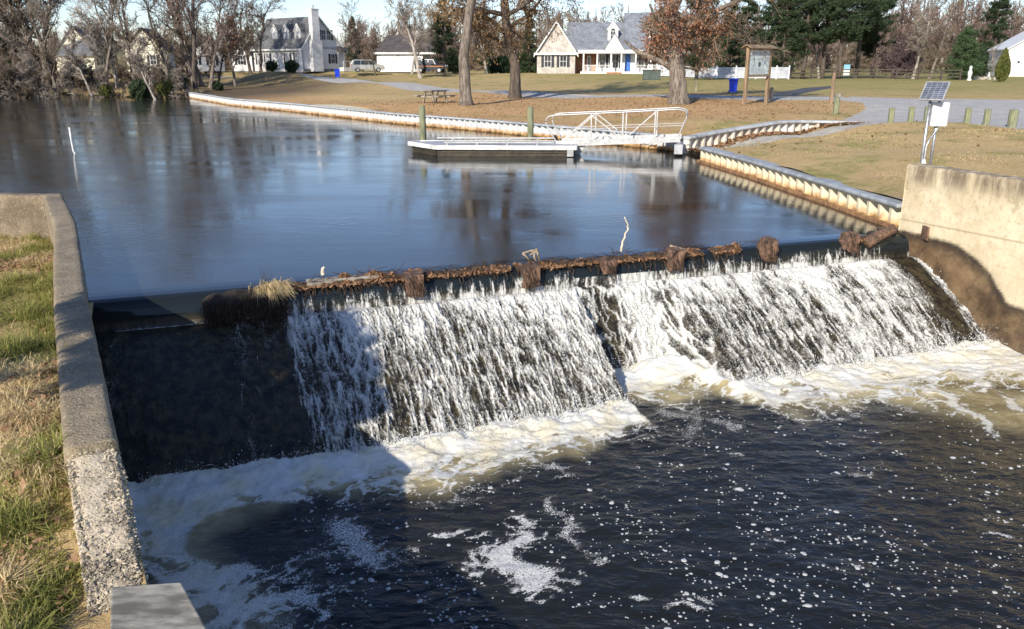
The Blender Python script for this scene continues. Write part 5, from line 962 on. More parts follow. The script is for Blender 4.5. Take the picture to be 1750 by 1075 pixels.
for s, xe in ((-1, xl), (1, xr)): mb.extr([(xm, 6.3), (xe + s * .43, 2.6 - .4 * k2), (xe + s * .43, 2.88 - .4 * k2), (xm, 6.62)][::s], 'y', -1.98, -1.905)
mb.b(xl - .4, xr + .4, -1.97, -1.62, 2.35, 2.6); mb.build("wing_fascia", WTRIM, B)
# main roof: lower left ridge and taller right part
mb = MB(); zeP = 2.95
mb.extr([(-1.35, zeP - .1), (4.2, 6.5), (4.2, 6.65), (-1.35, zeP + .06)], 'x', X(966), X(1064)); mb.extr([(4.2, 6.5), (9.3, 2.8), (9.3, 2.95), (4.2, 6.65)], 'x', X(966), X(1064))
mb.extr([(-1.35, zeP - .1), (5.2, 7.75), (5.2, 7.9), (-1.35, zeP + .06)], 'x', X(1064) + .01, X(1172)); mb.extr([(5.2, 7.75), (9.8, 2.8), (9.8, 2.95), (5.2, 7.9)], 'x', X(1064) + .01, X(1172)); mb.build("roof", SHING2, B)
mb = MB(); mb.extr([(.6, 2.9), (9, 2.9), (5.2, 7.6)], 'x', X(1064) + .05, X(1165)); mb.extr([(1.2, 2.9), (9, 2.9), (4.2, 6.4)], 'x', X(985), X(1064)); mb.build("gable_wall", WHITE, B)
mb = MB(); mb.b(X(987), X(1172), -1.46, -1.37, zeP - .42, zeP + .02); mb.b(X(987), X(1170), -1.35, -1.15, zeP - .4, zeP - .12); mb.build("porch_beam", WTRIM, B)
for px in (997, 1020, 1043, 1060, 1084, 1109, 1130, 1150): mb = MB(); x = X(px); mb.b(x - .1, x + .1, -1.33, -1.13, .25, 2.56); mb.b(x - .15, x + .15, -1.38, -1.08, .25, .4); mb.build("porch_column", WTRIM, B)
mb = MB(); mb.b(X(992), X(1165), -1.45, .6, -.2, .25); mb.build("porch_floor", WTRIM, B)
mb = MB(); 
for a, b_ in ((1084, 1109), (1109, 1130), (1130, 1150), (997, 1020), (1020, 1043)): mb.beam((X(a), -1.22, 1.05), (X(b_), -1.22, 1.05), .05, .06); [mb.b(x - .02, x + .02, -1.24, -1.2, .3, 1.03) for x in np.arange(X(a) + .15, X(b_) - .1, .16)]
mb.build("porch_railing", WTRIM, B)
[(lambda m: m.build("brick_step", BRICK, B))(MB().b(X(1036), X(1060), -1.45 - .35 * (i + 1), -1.45 - .35 * i, -.25, .18 - .14 * i)) for i in range(3)]
mb = MB(); mb.b(X(1067), X(1076), .5, .59, .3, 2.42); d_ = mb.build("front_door", BDOOR, B); mb = MB(); mb.b(X(1075), X(1075.7), .46, .5, 1.3, 1.42); mb.build("handle", GALV, d_)
mb = MB(); mb.b(X(1065.5), X(1067) - .01, .52, .6, .3, 2.5); mb.b(X(1076) + .01, X(1077.5), .52, .6, .3, 2.5); mb.build("door_frame", WTRIM, B)
for px in (1028.5, 1051, 1094): window(B, X(px), 1.55, .75, 1.65, 'y', .6, True, PANE)
for px in (1119, 1140): window(B, X(px), 1.55, .85, 1.65, 'y', .6, True, PANE)
mb = MB(); mb.b(X(1002), X(1009), 1.02, 1.09, .1, 2.3); q = mb.build("side_door", WTRIM, B); mb = MB(); mb.b(X(1004), X(1007.3), .99, 1.015, .8, 2.1); mb.build("pane", PANE, q)
for px in (937, 963): window(B, X(px), 1.55, .8, 1.4, 'y', -1.6, True, PANE)
for px in (1045, 1112): dormer(B, X(px), .45 if px < 1100 else .6, 4.05 if px < 1100 else 4.25, 1.35, 1.6, .85, 3.2, SHING2, PANE, True, (.6, .95))
x = X(1048); mb = MB(); mb.extr([(x - 1.25, zeP + .05), (x + 1.25, zeP + .05), (x, zeP + 1.95)], 'y', -1.5, -1.42); pd_ = mb.build("pediment", WTRIM, B)
mb = MB(); 
for s in (-1, 1): mb.extr([(x, zeP + 2.0), (x + s * 1.4, zeP - .12), (x + s * 1.4, zeP + .0), (x, zeP + 2.14)][::s], 'y', -1.55, 1.6)
mb.build("pediment_roof", SHING2, pd_)
# --- garage
p = at(645, 123, 2.3); G = thing("garage", "low white garage with dark hipped roof and small cupola", "garage", p, R(-4)); k3 = FP / (p[1] * cT)
gx = lambda px: (px - 645) / k3
mb = MB(); mb.b(gx(645), gx(724), 0, 7, 0, 2.75); mb.build("wall", WHITE, G)
mb = MB(); x0_, x1_ = gx(641), gx(748); V = [(x0_, -.4, 2.7), (x1_, -.4, 2.7), (x1_, 8, 2.7), (x0_, 8, 2.7), (gx(655), 3.8, 5.3), (gx(742), 3.8, 5.3)]; mb.add(V, [[0, 1, 5, 4], [2, 3, 4, 5]]); mb.add(V, [[1, 2, 5], [3, 0, 4]]); mb.add([(a, b_, c - .01) for a, b_, c in V], [[3, 2, 1, 0]]); mb.build("roof", SHING3, G)
mb = MB(); mb.b(x0_, x1_, -.47, -.4, 2.5, 2.76); mb.build("fascia", WTRIM, G)
mb = MB(); cx = gx(711); mb.b(cx - .45, cx + .45, 3.35, 4.25, 5.0, 6.0); cu = mb.build("cupola", WHITE, G); mb = MB(); mb.add([(cx - .6, 3.2, 6), (cx + .6, 3.2, 6), (cx + .6, 4.4, 6), (cx - .6, 4.4, 6), (cx, 3.8, 6.6)], [[0, 1, 4], [1, 2, 4], [2, 3, 4], [3, 0, 4]]); mb.build("cupola_roof", SHING3, cu)
for a, b_ in ((652, 679), (684, 711)): mb = MB(); mb.b(gx(a), gx(b_), -.06, 0, 0, 2.3); [mb.b(gx(a), gx(b_), -.08, -.061, h, h + .03) for h in (.57, 1.14, 1.71)]; mb.build("garage_door", WTRIM, G)
mb = MB(); mb.b(gx(714), gx(720), -.05, 0, 0, 2.1); mb.build("side_door", CURT, G)
p = at(626, 120, 2.3); mb = MB(); mb.b(-1.6, 1.6, 0, 4, 0, 2.0); o = thing("garden_shed", "small grey-roofed shed left of the garage behind the van", "shed", (p[0], p[1] + 6, p[2])); mb.build("wall", CURT, o); gable_roof(-1.6, 1.6, 0, 4, 2.0, 3.0).build("roof", SHING3, o)
# --- far-left houses glimpsed through the trees
def simple_house(px, py, w_, d_, ze, zr, rz, lab, roofm, front='y', z=2.2, wm=None, chim=False):
    p = ((px - 875) / FP * (128 * cT + .9 * sT), 128, z); o = thing("gabled_house", lab, "house", p, rz, "far houses behind the left woods"); mb = MB()
    mb.b(-w_ / 2, w_ / 2, 0, d_, 0, ze)
    mb.extr([(-w_ / 2, ze), (w_ / 2, ze), (0, zr)], 'y', 0.01, d_ - .01); mb.build("wall", wm or WHITE, o)
    r = MB(); k = (zr - ze) / (w_ / 2)
    for s in (-1, 1): r.extr([(0, zr + .02), (s * (w_ / 2 + .4), ze - .4 * k), (s * (w_ / 2 + .4), ze - .4 * k + .15), (0, zr + .18)][::s], 'y', -.3, d_ + .3)
    r.build("roof", roofm, o)
    for x in np.arange(-w_ / 2 + 1.4, w_ / 2 - 1, 2.4): window(o, x, 1.6, .8, 1.3, 'y', 0, True, PANE)
    window(o, 0, ze + (zr - ze) * .35, .7, 1.0, 'y', 0, False, PANE)
    return o
YW = M("cream_siding", (.72, .69, .55), .6, .08, 3, .1)
simple_house(134, 105, 5.6, 8, 2.6, 6.3, R(14), "cream gabled house behind the left woods, farthest left", SHING, z=2.4, wm=YW)
o = simple_house(193, 108, 7, 6, 2.4, 5.0, R(75), "grey-roofed house extension between the two leftmost far houses", SHING, z=2.4, wm=YW)
simple_house(250, 113, 5.2, 8, 3.4, 6.0, R(10), "white two-storey house seen through the leaning bank trees", SHING3, z=2.4, wm=YW)
simple_house(352, 104, 5.5, 8, 2.4, 4.6, R(20), "low white gable glimpsed between trees left of the cape house", SHING3, z=2.4)
simple_house(415, 108, 3.2, 5, 2.2, 3.8, R(-10), "small white outbuilding just left of the cape house", SHING3, z=2.4)
# --- white barn at the right edge
p = at(1735, 131, 1.75); o = thing("white_barn", "white gable-ended barn at the right edge of the field", "barn", p, R(-18)); mb = MB(); mb.b(-1.3, 8, 0, 12, 0, 3.6); mb.extr([(-1.3, 3.6), (8, 3.6), (3.3, 6.4)], 'y', 0, 12); mb.build("wall", WHITE, o)
mb = MB(); mb.extr([(3.3, 6.45), (-1.6, 3.5), (-1.6, 3.65), (3.3, 6.6)][::-1], 'y', -.25, 12.2); mb.extr([(3.3, 6.45), (8.3, 3.5), (8.3, 3.65), (3.3, 6.6)], 'y', -.25, 12.2); mb.build("roof", WTRIM, o)
mb = MB(); mb.b(1.2, 4.6, -.06, 0, 0, 3.0); mb.build("barn_door", CURT, o); mb = MB(); mb.tube([(.1, -.12, 1.9), (.1, -.02, 1.95)], .14, 10); mb.build("wall_lamp", SHUT, o)
# ------------------------------------------------------------------ vehicles
SILV = M("silver_car_paint", (.45, .44, .4), .25, .05, 2, 0, metal=.4); BLKP = M("black_car_paint", (.012, .012, .014), .2, .1, 2, 0); TYRE = M("tyre_rubber", (.02, .02, .02), .8, .1, 3, 0)
RED = M("red_lamp", (.45, .03, .02), .3, .1, 3, 0); ORG = M("orange_stripe", (.5, .18, .04), .4, .1, 3, 0)
def loft_body(mb, prof, w_, tuck=.82, zt=1.0):      # side profile polygon extruded with tumblehome
    n = len(prof); V = []; 
    for s, f in ((-1, 1), (1, 1)):
        for x, z in prof: V.append((x, s * w_ / 2 * (1 - (1 - tuck) * max(0, (z - zt)) / .8), z))
    b0 = mb.n; mb.add(V, [[i, (i + 1) % n, n + (i + 1) % n, n + i] for i in range(n)]); mb.f.setdefault(n, []).append(np.array([list(range(n))[::-1], list(range(n, 2 * n))]) + b0); return mb
def vehicle(name, lab, cat, p, rz, prof, glassp, wheels, mat, L_, W_):
    o = thing(name, lab, cat, p, rz); loft_body(MB(), prof, W_).build("body", mat, o, bevel=.05)
    for s in (-1, 1):
        for g in glassp:
            mb = MB(); V = [(x, s * (W_ / 2 * (1 - .18 * max(0, z - 1.0) / .8) + .012), z) for x, z in g]; n = len(V); mb.add(V + [(a, b_ - s * .03, c) for a, b_, c in V], [[i, (i + 1) % n, n + (i + 1) % n, n + i] for i in range(n)]); mb.f.setdefault(n, []).append(np.array([list(range(n)), list(range(n, 2 * n))[::-1]])); mb.build("side_window", PANE, o)
    for x in wheels:
        for s in (-1, 1):
            mb = MB(); mb.tube([(x, s * (W_ / 2 - .2), .33), (x, s * (W_ / 2 + .02), .33)], .33, 18); wh = mb.build("wheel", TYRE, o); mb = MB(); mb.tube([(x, s * (W_ / 2 + .0), .33), (x, s * (W_ / 2 + .035), .33)], .2, 14); mb.build("rim", GALV, wh)
    return o
p = at(629, 123.4, 2.3); vn = vehicle("minivan", "silver minivan parked outside the low garage", "van", p, R(12), [(-2.3, .35), (2.3, .35), (2.35, .75), (2.15, .95), (1.3, 1.1), (.75, 1.62), (.4, 1.72), (-1.9, 1.74), (-2.15, 1.6), (-2.38, 1.0), (-2.4, .6)],
        [[(1.15, 1.08), (.75, 1.52), (.15, 1.58), (.15, 1.06)], [(.05, 1.06), (.05, 1.59), (-.95, 1.61), (-.95, 1.06)], [(-1.05, 1.06), (-1.05, 1.61), (-1.85, 1.58), (-2.05, 1.06)]], (-1.45, 1.45), SILV, 4.7, 1.85)
mb = MB(); mb.add([(-2.17, -.7, 1.55), (-2.17, .7, 1.55), (-2.37, .75, 1.1), (-2.37, -.75, 1.1), (-2.2, -.7, 1.57), (-2.2, .7, 1.57), (-2.41, .75, 1.1), (-2.41, -.75, 1.1)], [[0, 1, 2, 3], [4, 7, 6, 5], [0, 4, 5, 1], [3, 2, 6, 7]]); mb.build("rear_window", PANE, vn)
for s in (-1, 1): mb = MB(); mb.b(-2.42, -2.34, s * .8 - .1, s * .8 + .1, .75, 1.05); mb.build("tail_lamp", RED, vn); mb = MB(); mb.b(2.28, 2.37, s * .7 - .18, s * .7 + .18, .62, .78); mb.build("headlight", WTRIM, vn)
p = at(737, 124.5, 2.3); sv = vehicle("dark_suv", "black off-roader with orange side stripe beside the garage", "car", p, R(-8), [(-1.9, .45), (1.95, .45), (2.05, .8), (2.0, 1.02), (.85, 1.1), (.5, 1.72), (-1.8, 1.78), (-1.95, 1.7), (-2.0, .9)],
        [[(.7, 1.12), (.42, 1.6), (-.15, 1.62), (-.15, 1.1)], [(-.25, 1.1), (-.25, 1.62), (-.95, 1.64), (-.95, 1.1)], [(-1.05, 1.1), (-1.05, 1.64), (-1.75, 1.64), (-1.8, 1.1)]], (-1.25, 1.25), BLKP, 4, 1.8)
for s in (-1, 1): mb = MB(); mb.b(-1.8, 1.8, s * .905 - .008, s * .905 + .008, .78, .86); mb.build("side_stripe", ORG, sv); mb = MB(); mb.b(2.0, 2.09, s * .6 - .12, s * .6 + .12, .75, .95); mb.build("headlight", WTRIM, sv)
mb = MB(); mb.tube([(-2.0, 0, 1.1), (-2.15, 0, 1.1)], .34, 16); mb.build("spare_wheel", TYRE, sv)
# ------------------------------------------------------------------ trees
class Tr:
    def __init__(s, seed): s.r = random.Random(seed); s.seg = {0: [], 1: []}; s.tips = []; s.trunk = []
    def br(s, p, d, L_, r, lv, mx, pr):
        R_ = s.r; n = 4 if lv < 2 else 3; pts = [p]; rad = [r]; cur = p; dd = d; st = L_ / n; kids = []
        for i in range(n):
            wob = pr['wob'] * (1 + lv * .25); dd = Vector((dd.x + R_.gauss(0, wob), dd.y + R_.gauss(0, wob), dd.z + R_.gauss(0, wob) + pr['up'] * (1 if lv < mx else .3) - (pr.get('droop', 0) * lv))).normalized()
            cur = cur + dd * st; rr = r * (1 - (i + 1) / n * (pr['tap'] if lv else pr.get('ttap', .6))); pts.append(cur); rad.append(max(rr, pr['rmin'])); f = (i + 1) / n
            if lv < mx and f >= (pr['clear'] if lv == 0 else .2):
                k = pr['kids'][lv] / n; k = int(k) + (R_.random() < k - int(k))
                for _ in range(k): kids.append((pts[-2] + (cur - pts[-2]) * R_.random(), dd, f, rr))
        if lv <= 1: s.trunk.append((pts, rad, lv))
        else: s.seg[1].append((pts, rad))
        if lv >= mx - 1: s.tips += [q for q in pts[1:]]
        for q, dq, f, rr in kids:
            a = R_.uniform(0, 6.283); ax = Vector((math.cos(a), math.sin(a), R_.uniform(-.1, .25))); sp = R_.uniform(*pr['spread']); nd = (dq * math.cos(sp) + (ax - ax.dot(dq) * dq).normalized() * math.sin(sp)).normalized()
            ln = L_ * pr['len'][lv] * R_.uniform(.6, 1.15) * (1 - .45 * f if lv == 0 else 1); s.br(q, nd, ln, max(pr['rmin'], min(rr * .8, r * pr['rk'])), lv + 1, mx, pr)
        if lv < mx and lv > 0 or (lv == 0 and pr.get('fork', 1)):
            for _ in range(2): sp = R_.uniform(.2, .55); a = R_.uniform(0, 6.283); ax = Vector((math.cos(a), math.sin(a), 0)); nd = (dd * math.cos(sp) + ax * math.sin(sp)).normalized(); s.br(cur, nd, L_ * pr['len'][lv] * .8, max(pr['rmin'], rad[-1] * .8), lv + 1, mx, pr)
def tree_meshes(name, seed, H, r, pr, barkm, twigm, leafm=None, nleaf=0, lsize=.12, lean=(0, 0), mx=4, leafspread=.25, tipfilter=None, limbs=None, segfilter=None):
    t = Tr(seed); t.br(Vector((0, 0, -.15)), Vector((lean[0], lean[1], 1)).normalized(), H * pr.get('tl', .6), r, 0, mx, pr)
    if limbs:
        for (h, d, L_, rr) in limbs: t.br(Vector((lean[0] * h, lean[1] * h, h)), Vector(d).normalized(), L_, rr, 1, mx, pr)
    tb = MB(); seed_ = seed * 3
    for pts, rad, lv in t.trunk:
        P = np.array([tuple(q) for q in pts]); rr = np.array(rad)
        if lv == 0:
            Pq, tt = poly_resample(P, max(.25, H * .02)); rq = np.interp(np.linspace(0, 1, len(Pq)), np.linspace(0, 1, len(rr)), rr); rq *= 1 + .5 * np.exp(-tt / (r * 1.3)); tb.tube(Pq, rq * (1 + .05 * noise2(tt * 2, tt * 0, seed)), 12)
        else: tb.tube(P, rr, 6)
    V = np.vstack(tb.v); tb.v = [V + .12 * r * np.c_[noise2(V[:, 2] * 1.5, V[:, 0] * 4, seed), noise2(V[:, 2] * 1.5, V[:, 1] * 4, seed + 1), V[:, 0] * 0]]
    cb = MB(); P0, P1, R0, R1 = [], [], [], []
    for pts, rad in t.seg[1]:
        for i in range(len(pts) - 1): P0.append(tuple(pts[i])); P1.append(tuple(pts[i + 1])); R0.append(rad[i]); R1.append(rad[i + 1])
    if segfilter is not None: kp = [i for i in range(len(P0)) if segfilter(P1[i])]; P0, P1, R0, R1 = [[q[i] for i in kp] for q in (P0, P1, R0, R1)]
    if P0: cb.segs(np.array(P0), np.array(P1), np.array(R0), np.array(R1), 3)
    out = [("trunk", tb.mesh(name + "_trunk", barkm, True)), ("crown", cb.mesh(name + "_crown", twigm, False))]
    if leafm and nleaf:
        tp = np.array([tuple(q) for q in t.tips]); r_ = np.random.RandomState(seed)
        if tipfilter is not None: tp = tp[tipfilter(tp)]
        k = r_.randint(0, len(tp), nleaf); P = tp[k] + r_.normal(0, leafspread, (nleaf, 3)); lb = MB(); leaves(lb, P, lsize, r_, .9); out.append(("leaves", lb.mesh(name + "_leaves", leafm, False)))
    return out, t
def plant(meshes, name, lab, cat, p, rz=0, sc=1, group=None, sz=None):
    o = thing(name, lab, cat, p, rz, group); o.scale = (sc, sc, sz or sc)
    for n, me in meshes: q = bpy.data.objects.new(n, me); COL.objects.link(q); q.parent = o
    return o
BARE = dict(wob=.13, up=.1, tap=.75, ttap=.65, rmin=.016, clear=.3, kids=(10, 6, 5, 4), spread=(.45, 1.0), len=(.5, .55, .5, .5), rk=.45, tl=.62)
BUSH = dict(wob=.2, up=.03, tap=.7, ttap=.5, rmin=.012, clear=.1, kids=(9, 7, 6, 4), spread=(.5, 1.2), len=(.75, .6, .55, .5), rk=.5, tl=.5)
OAK = dict(wob=.16, up=.03, tap=.7, ttap=.5, rmin=.014, clear=.4, kids=(9, 7, 6, 4), spread=(.7, 1.3), len=(.62, .55, .5, .5), rk=.45, tl=.55)
bare = [tree_meshes("bare_tree", 11 + i, 15, .24, BARE, (BARKD, BARKP, BARK, BARKD)[i], (TWIG, TWIGP, TWIG, TWIGR)[i], mx=4)[0] for i in range(4)]
bushes = [tree_meshes("bare_bush", 31 + i, 4.5, .07, dict(BUSH, rmin=.014), BARKD, (TWIG, TWIGP, TWIG)[i], mx=4)[0] for i in range(3)]
def ez(p): return (p[0], p[1], ev(p[0], p[1]))
# park trees
tA, _ = tree_meshes("park_tree", 51, 21, .36, dict(OAK, clear=.55, up=.12), BARK, TWIGP, LTAN, 3500, .065, (-.02, 0), 4, .3)
plant(tA, "park_tree", "thick grey trunked tree on the lawn right of the picnic table", "tree", ez(at(797, 180, .9)), 0.3)
tB, _ = tree_meshes("oak_tree", 58, 17, .4, dict(OAK, clear=.28), BARKD, TWIG, LTAN, 16000, .065, (.03, 0), 4, .3)
plant(tB, "oak_tree", "dark-trunked oak with tan leaves, middle of the three lawn trees", "tree", ez(at(880, 168, .98)), 1.0)
tC, _ = tree_meshes("oak_tree_big", 63, 14, .52, dict(OAK, clear=.3, up=.0), BARK, TWIG, LRUST, 17000, .065, (0.03, 0), 4, .3, tipfilter=lambda t: (t[:, 0] > -1.55) & (t[:, 0] < 2.6) & (t[:, 2] > 2.4 + .5 * np.sin(t[:, 0] * 3)) | (t[:, 2] > 7), segfilter=lambda q: q[0] > -1.7 - .5 * math.sin(q[2] * 3) or q[2] > 7.2, limbs=[(4.4, (1, -.1, .35), 5.2, .2), (4.0, (.8, .5, .12), 4.5, .13), (3.4, (-.9, -.3, .2), 3.2, .12), (4.8, (-.6, .4, .5), 4, .16)])
plant(tC, "oak_tree", "broad oak with rust-red leaves on the lawn by the gangway", "tree", ez(at(1160, 178, .98)), 0.0)
r_ = np.random.RandomState(44); lb = MB(); tb = MB(); tb.tube([(-.2, 0, -.2), (0, 0, 2), (-.1, .05, 4), (0, 0, 5.1)], [.09, .07, .05, .03], 8)  # unseen tree added left of view; crown lobes placed to shade the falls
for (p_, h_, ra, rb, n) in ((-7.7, 4.1, .8, .42, 3400), (-8.5, 4.05, .6, .34, 1900), (-7.0, 3.62, .55, .34, 1900), (-6.6, 3.2, .48, .26, 1400)):
    c_ = np.array([.898 * p_ - .44 * 2 + 7.81, -.44 * p_ - .898 * 2 - 1.59, h_ + 1.06]); d = r_.normal(0, 1, (n, 3)); d /= np.linalg.norm(d, axis=1)[:, None]; q = r_.rand(n)[:, None] ** .4 * (1 + .3 * noise2(d[:, :1] * 2, d[:, 1:2] * 2 + d[:, 2:], 5)); leaves(lb, d * q * np.array([ra, ra, rb]) + c_, .09, r_, 1.2)
    for i in range(4): e_ = c_ + r_.normal(0, .2, 3) * [1, 1, .4]; tb.tube([(0, 0, 3.4 + .1 * i), tuple((c_ + np.array([0, 0, 3.6])) / 2), tuple(e_)], [.03, .02, .008], 5)
o = thing("bank_tree", "small unseen tree added on the near left bank to shade the falls", "tree", (-7.81, 1.59, 0)); lb.build("crown", LTAN, o); tb.build("trunk", BARK, o)
# pines
def pine_mesh(name, seed, H, r, clear, spread, leafm, n=26000, size=.17, barkm=BARKD):
    r_ = np.random.RandomState(seed); tb = MB(); z = np.linspace(-.2, H, 12); P = np.c_[.15 * noise2(z * .3, z * 0, seed), .15 * noise2(z * .3, z * 0, seed + 4), z]; tb.tube(P, r * (1 - .85 * (z / H).clip(0, 1)), 10); P0, P1, R0, R1 = [], [], [], []; tips = []; h = clear * H
    while h < H * .98:
        f = (h - clear * H) / (H * (1 - clear)); ln = spread * (1 - f) ** .65 * (.35 + .65 * min(1, f * 4 + .35)) 
        for _ in range(r_.randint(2, 5)):
            if r_.rand() < .15: continue
            a = r_.rand() * 6.28; l = ln * r_.uniform(.6, 1.15); d = np.array([math.cos(a), math.sin(a), r_.uniform(-.1, .3)]); q0 = np.array([0, 0, h]); pr = q0
            for i in range(4):
                q1 = q0 + d * l * (i + 1) / 4 + np.array([r_.normal(0, .05) * l, r_.normal(0, .05) * l, -.1 * l * ((i + 1) / 4) ** 2 + .12 * l * ((i + 1) / 4) ** 4]); P0.append(pr); P1.append(q1); R0.append(.06 * (1 - i / 4.5)); R1.append(.06 * (1 - (i + 1) / 4.5)); 
                if i > 0:
                    for s in range(5): tips.append(q1 + r_.normal(0, 1, 3) * np.array([.16, .16, .07]) * l * .8)
                pr = q1
        h += H * .02 * r_.uniform(.7, 1.4)
    cb = MB(); cb.segs(np.array(P0), np.array(P1), np.array(R0), np.array(R1), 4); tp = np.array(tips); k = r_.randint(0, len(tp), n); C = tp[k] + r_.normal(0, .13, (n, 3)); lb = MB(); 
    d = r_.normal(0, 1, (n, 3)); d[:, 2] *= .6; d /= np.linalg.norm(d, axis=1)[:, None]; e = np.cross(d, r_.normal(0, 1, (n, 3))); e /= np.linalg.norm(e, axis=1)[:, None]; s = size * r_.uniform(.5, 1.3, (n, 1)); V = np.stack([C - d * s, C + e * s * .22, C + d * s, C - e * s * .22], 1).reshape(-1, 3); lb.add(V, np.arange(4 * n).reshape(n, 4))
    return [("trunk", tb.mesh(name + "_t", barkm, True)), ("branches", cb.mesh(name + "_b", barkm)), ("needles", lb.mesh(name + "_n", leafm))]
pin = [pine_mesh("pine", 71 + i, 15, .26, c, s, LPINE, 30000) for i, (c, s) in enumerate(((.28, 3.6), (.2, 3.2), (.1, 3.0)))]
for i, (px, py, z, v_, sc, lab) in enumerate(((1335, 131, 1.9, 2, .85, "bushy dark pine directly behind the notice board"), (1372, 131, 1.9, 1, 1.0, "tall dark pine second from left in the pine stand"), (1405, 130, 1.95, 0, 1.05, "dark pine with bare lower trunk mid stand"), (1432, 133, 1.75, 0, 1.1, "pine with bare brown trunk behind the tall brown post"), (1462, 132, 1.75, 0, 1.15, "pine with the palest straight trunk at the stand's right side"), (1490, 131, 1.8, 1, .95, "rightmost dark pine beside the purple bare tree"),
        (1312, 129, 2.0, 1, .8, "leftmost pine rising behind the white fence end"), (760, 125, 2.2, 2, .75, "dark pine behind the thick grey park tree"), (905, 123, 2.3, 2, .55, "small dark evergreen left of the porch house"), (1245, 128, 2.05, 2, .7, "dark evergreen behind the white fence right of the oak"), (1190, 122, 2.6, 2, .9, "dark evergreen behind the porch house's right end"), (1270, 126, 2.2, 2, .8, "dark evergreen behind the blue bin and fence"))):
    plant(pin[v_], "pine_tree", lab, "tree", ez(at(px, py, z)), i * 1.3, sc, "dark pines")
sp = pine_mesh("spruce", 91, 6.2, .14, .03, 2.4, LSPRUCE, 26000, .14); plant(sp, "spruce_tree", "broad green spruce standing in the far right field", "tree", ez(at(1643, 136, 1.62)), 0, .95)
plant(pine_mesh("conifer_bush", 93, 4.2, .1, .03, 1.6, LPINE, 9000, .12), "conifer_bush", "dark conifer drooping right of the broad spruce", "tree", ez(at(1672, 134, 1.66)), 1, .9)
# cone shrub
r_ = np.random.RandomState(8); n = 9000; h = r_.rand(n); th = r_.rand(n) * 6.28; rr = .78 * np.sin(np.pi * h ** .75) ** .7 * (1 - .35 * h) * (.75 + .25 * r_.rand(n)); lb = MB(); leaves(lb, np.c_[rr * np.cos(th), rr * np.sin(th), .1 + 3.1 * h], .07, r_, 1.2); tb = MB(); tb.tube([(0, 0, 0), (0, 0, 2.6)], [.07, .03], 8)
o = thing("cone_shrub", "upright cone-shaped yellow-green shrub beside the white barn", "shrub", ez(at(1710, 141, 1.55))); lb.build("foliage", LHOLLY, o); tb.build("stem", BARKD, o)
plant(tree_meshes("sapling", 95, 5.2, .08, dict(BARE, rmin=.012), BARKP, TWIGP, mx=3)[0], "bare_sapling", "small pale bare sapling in the rock-edged bed at right", "tree", ez(at(1690, 133, 1.68)))
pv = tree_meshes("purple_tree", 97, 6.5, .16, dict(BUSH, rmin=.022, kids=(12, 8, 6, 5)), BARKD, TWIGV, mx=4)[0]; plant(pv, "bare_tree", "low spreading purple-brown bare tree right of the pines", "tree", ez(at(1525, 133, 1.72)), 0, 1.15)
# round shrubs by houses
def shrub_mesh(name, seed, r, h, n, mat, size=.07):
    r_ = np.random.RandomState(seed); d = r_.normal(0, 1, (n, 3)); d /= np.linalg.norm(d, axis=1)[:, None]; q = (.4 + .6 * r_.rand(n) ** .6) * (1 + .55 * noise2(d[:, 0] * 1.7, d[:, 1] * 1.7 + d[:, 2] * 1.3, seed) + .3 * noise2(d[:, 0] * 5, d[:, 1] * 5 + d[:, 2] * 4, seed + 1)); P = d * q[:, None] * np.array([r, r, h / 2]) + [0, 0, h / 2]; P = P[P[:, 2] > 0]; lb = MB(); leaves(lb, P, size, r_, 1.2); tb = MB(); [tb.tube([(0, 0, 0), (r_.normal(0, .3) * r, r_.normal(0, .3) * r, h * .6)], [.04, .015], 5) for _ in range(6)]
    return [("foliage", lb.mesh(name, mat)), ("stems", tb.mesh(name + "_s", BARKD))]
sg = shrub_mesh("round_shrub", 5, 1.0, 1.7, 5000, LPINE, .07); sy = shrub_mesh("leafy_shrub", 6, 1.3, 2.6, 6500, LHOLLY, .1); sdk = shrub_mesh("evergreen_shrub", 7, 1.5, 3.0, 7000, LPINE, .1)
for px, py, z, sc, lab in ((935, 126.5, 2.1, 1.15, "round dark bush before the porch house's left wing"), (948, 126.5, 2.1, .8, "smaller dark bush right of the round bush at the left wing"), (919, 126, 2.15, .8, "low dark bush at the porch house's far left corner"), (915, 124, 2.2, 1.0, "dark bush behind the dark-trunked oak"), (498, 123.5, 2.35, .9, "bush by the cape house front wall, nearest the chimney"), (465, 124, 2.3, .8, "bush by the cape house front steps")):
    plant(sg, "round_shrub", lab, "shrub", ez(at(px, py, z)), px, sc, "clipped dark bushes by the houses")
for px, py, z, sc, lab in ((842, 123, 2.25, .75, "dark bush between the two left lawn trees"), (862, 123, 2.25, .9, "dark bush just left of the dark-trunked oak"), (897, 123.5, 2.25, 1.0, "dark bush just right of the dark-trunked oak"), (780, 123, 2.3, .8, "dark bush left of the thick grey park tree")):
    plant(sdk, "evergreen_bush", lab, "shrub", ez(at(px, py, z)), px, sc, "dark bushes along the house lots")
# bank evergreens
for m_, px, py, z, sc, lab in ((sdk, 240, 166, .2, .6, "dark green bush at the water edge under the bank trees"), (sy, 285, 162, .35, .6, "yellow-green bush left of the bulkhead end"), (sdk, 20, 150, .6, 2.3, "big dark evergreen at the far left shore"), (sdk, 55, 150, .6, 1.7, "dark evergreen right of the biggest one at the far left shore"), (sdk, 372, 150, .8, .35, "low dark bush just above the bulkhead end"), (sy, 180, 158, .5, .5, "olive bush low on the bank among bare shrubs"), (sdk, 305, 158, .4, .7, "dark bush at the foot of the leaning twin trunks"), (sdk, 130, 152, .5, .8, "dark bush beneath the cream gabled house")):
    plant(m_, "bank_shrub", lab, "shrub", ez(at(px, py, z)), px, sc, "evergreen bushes on the left bank")
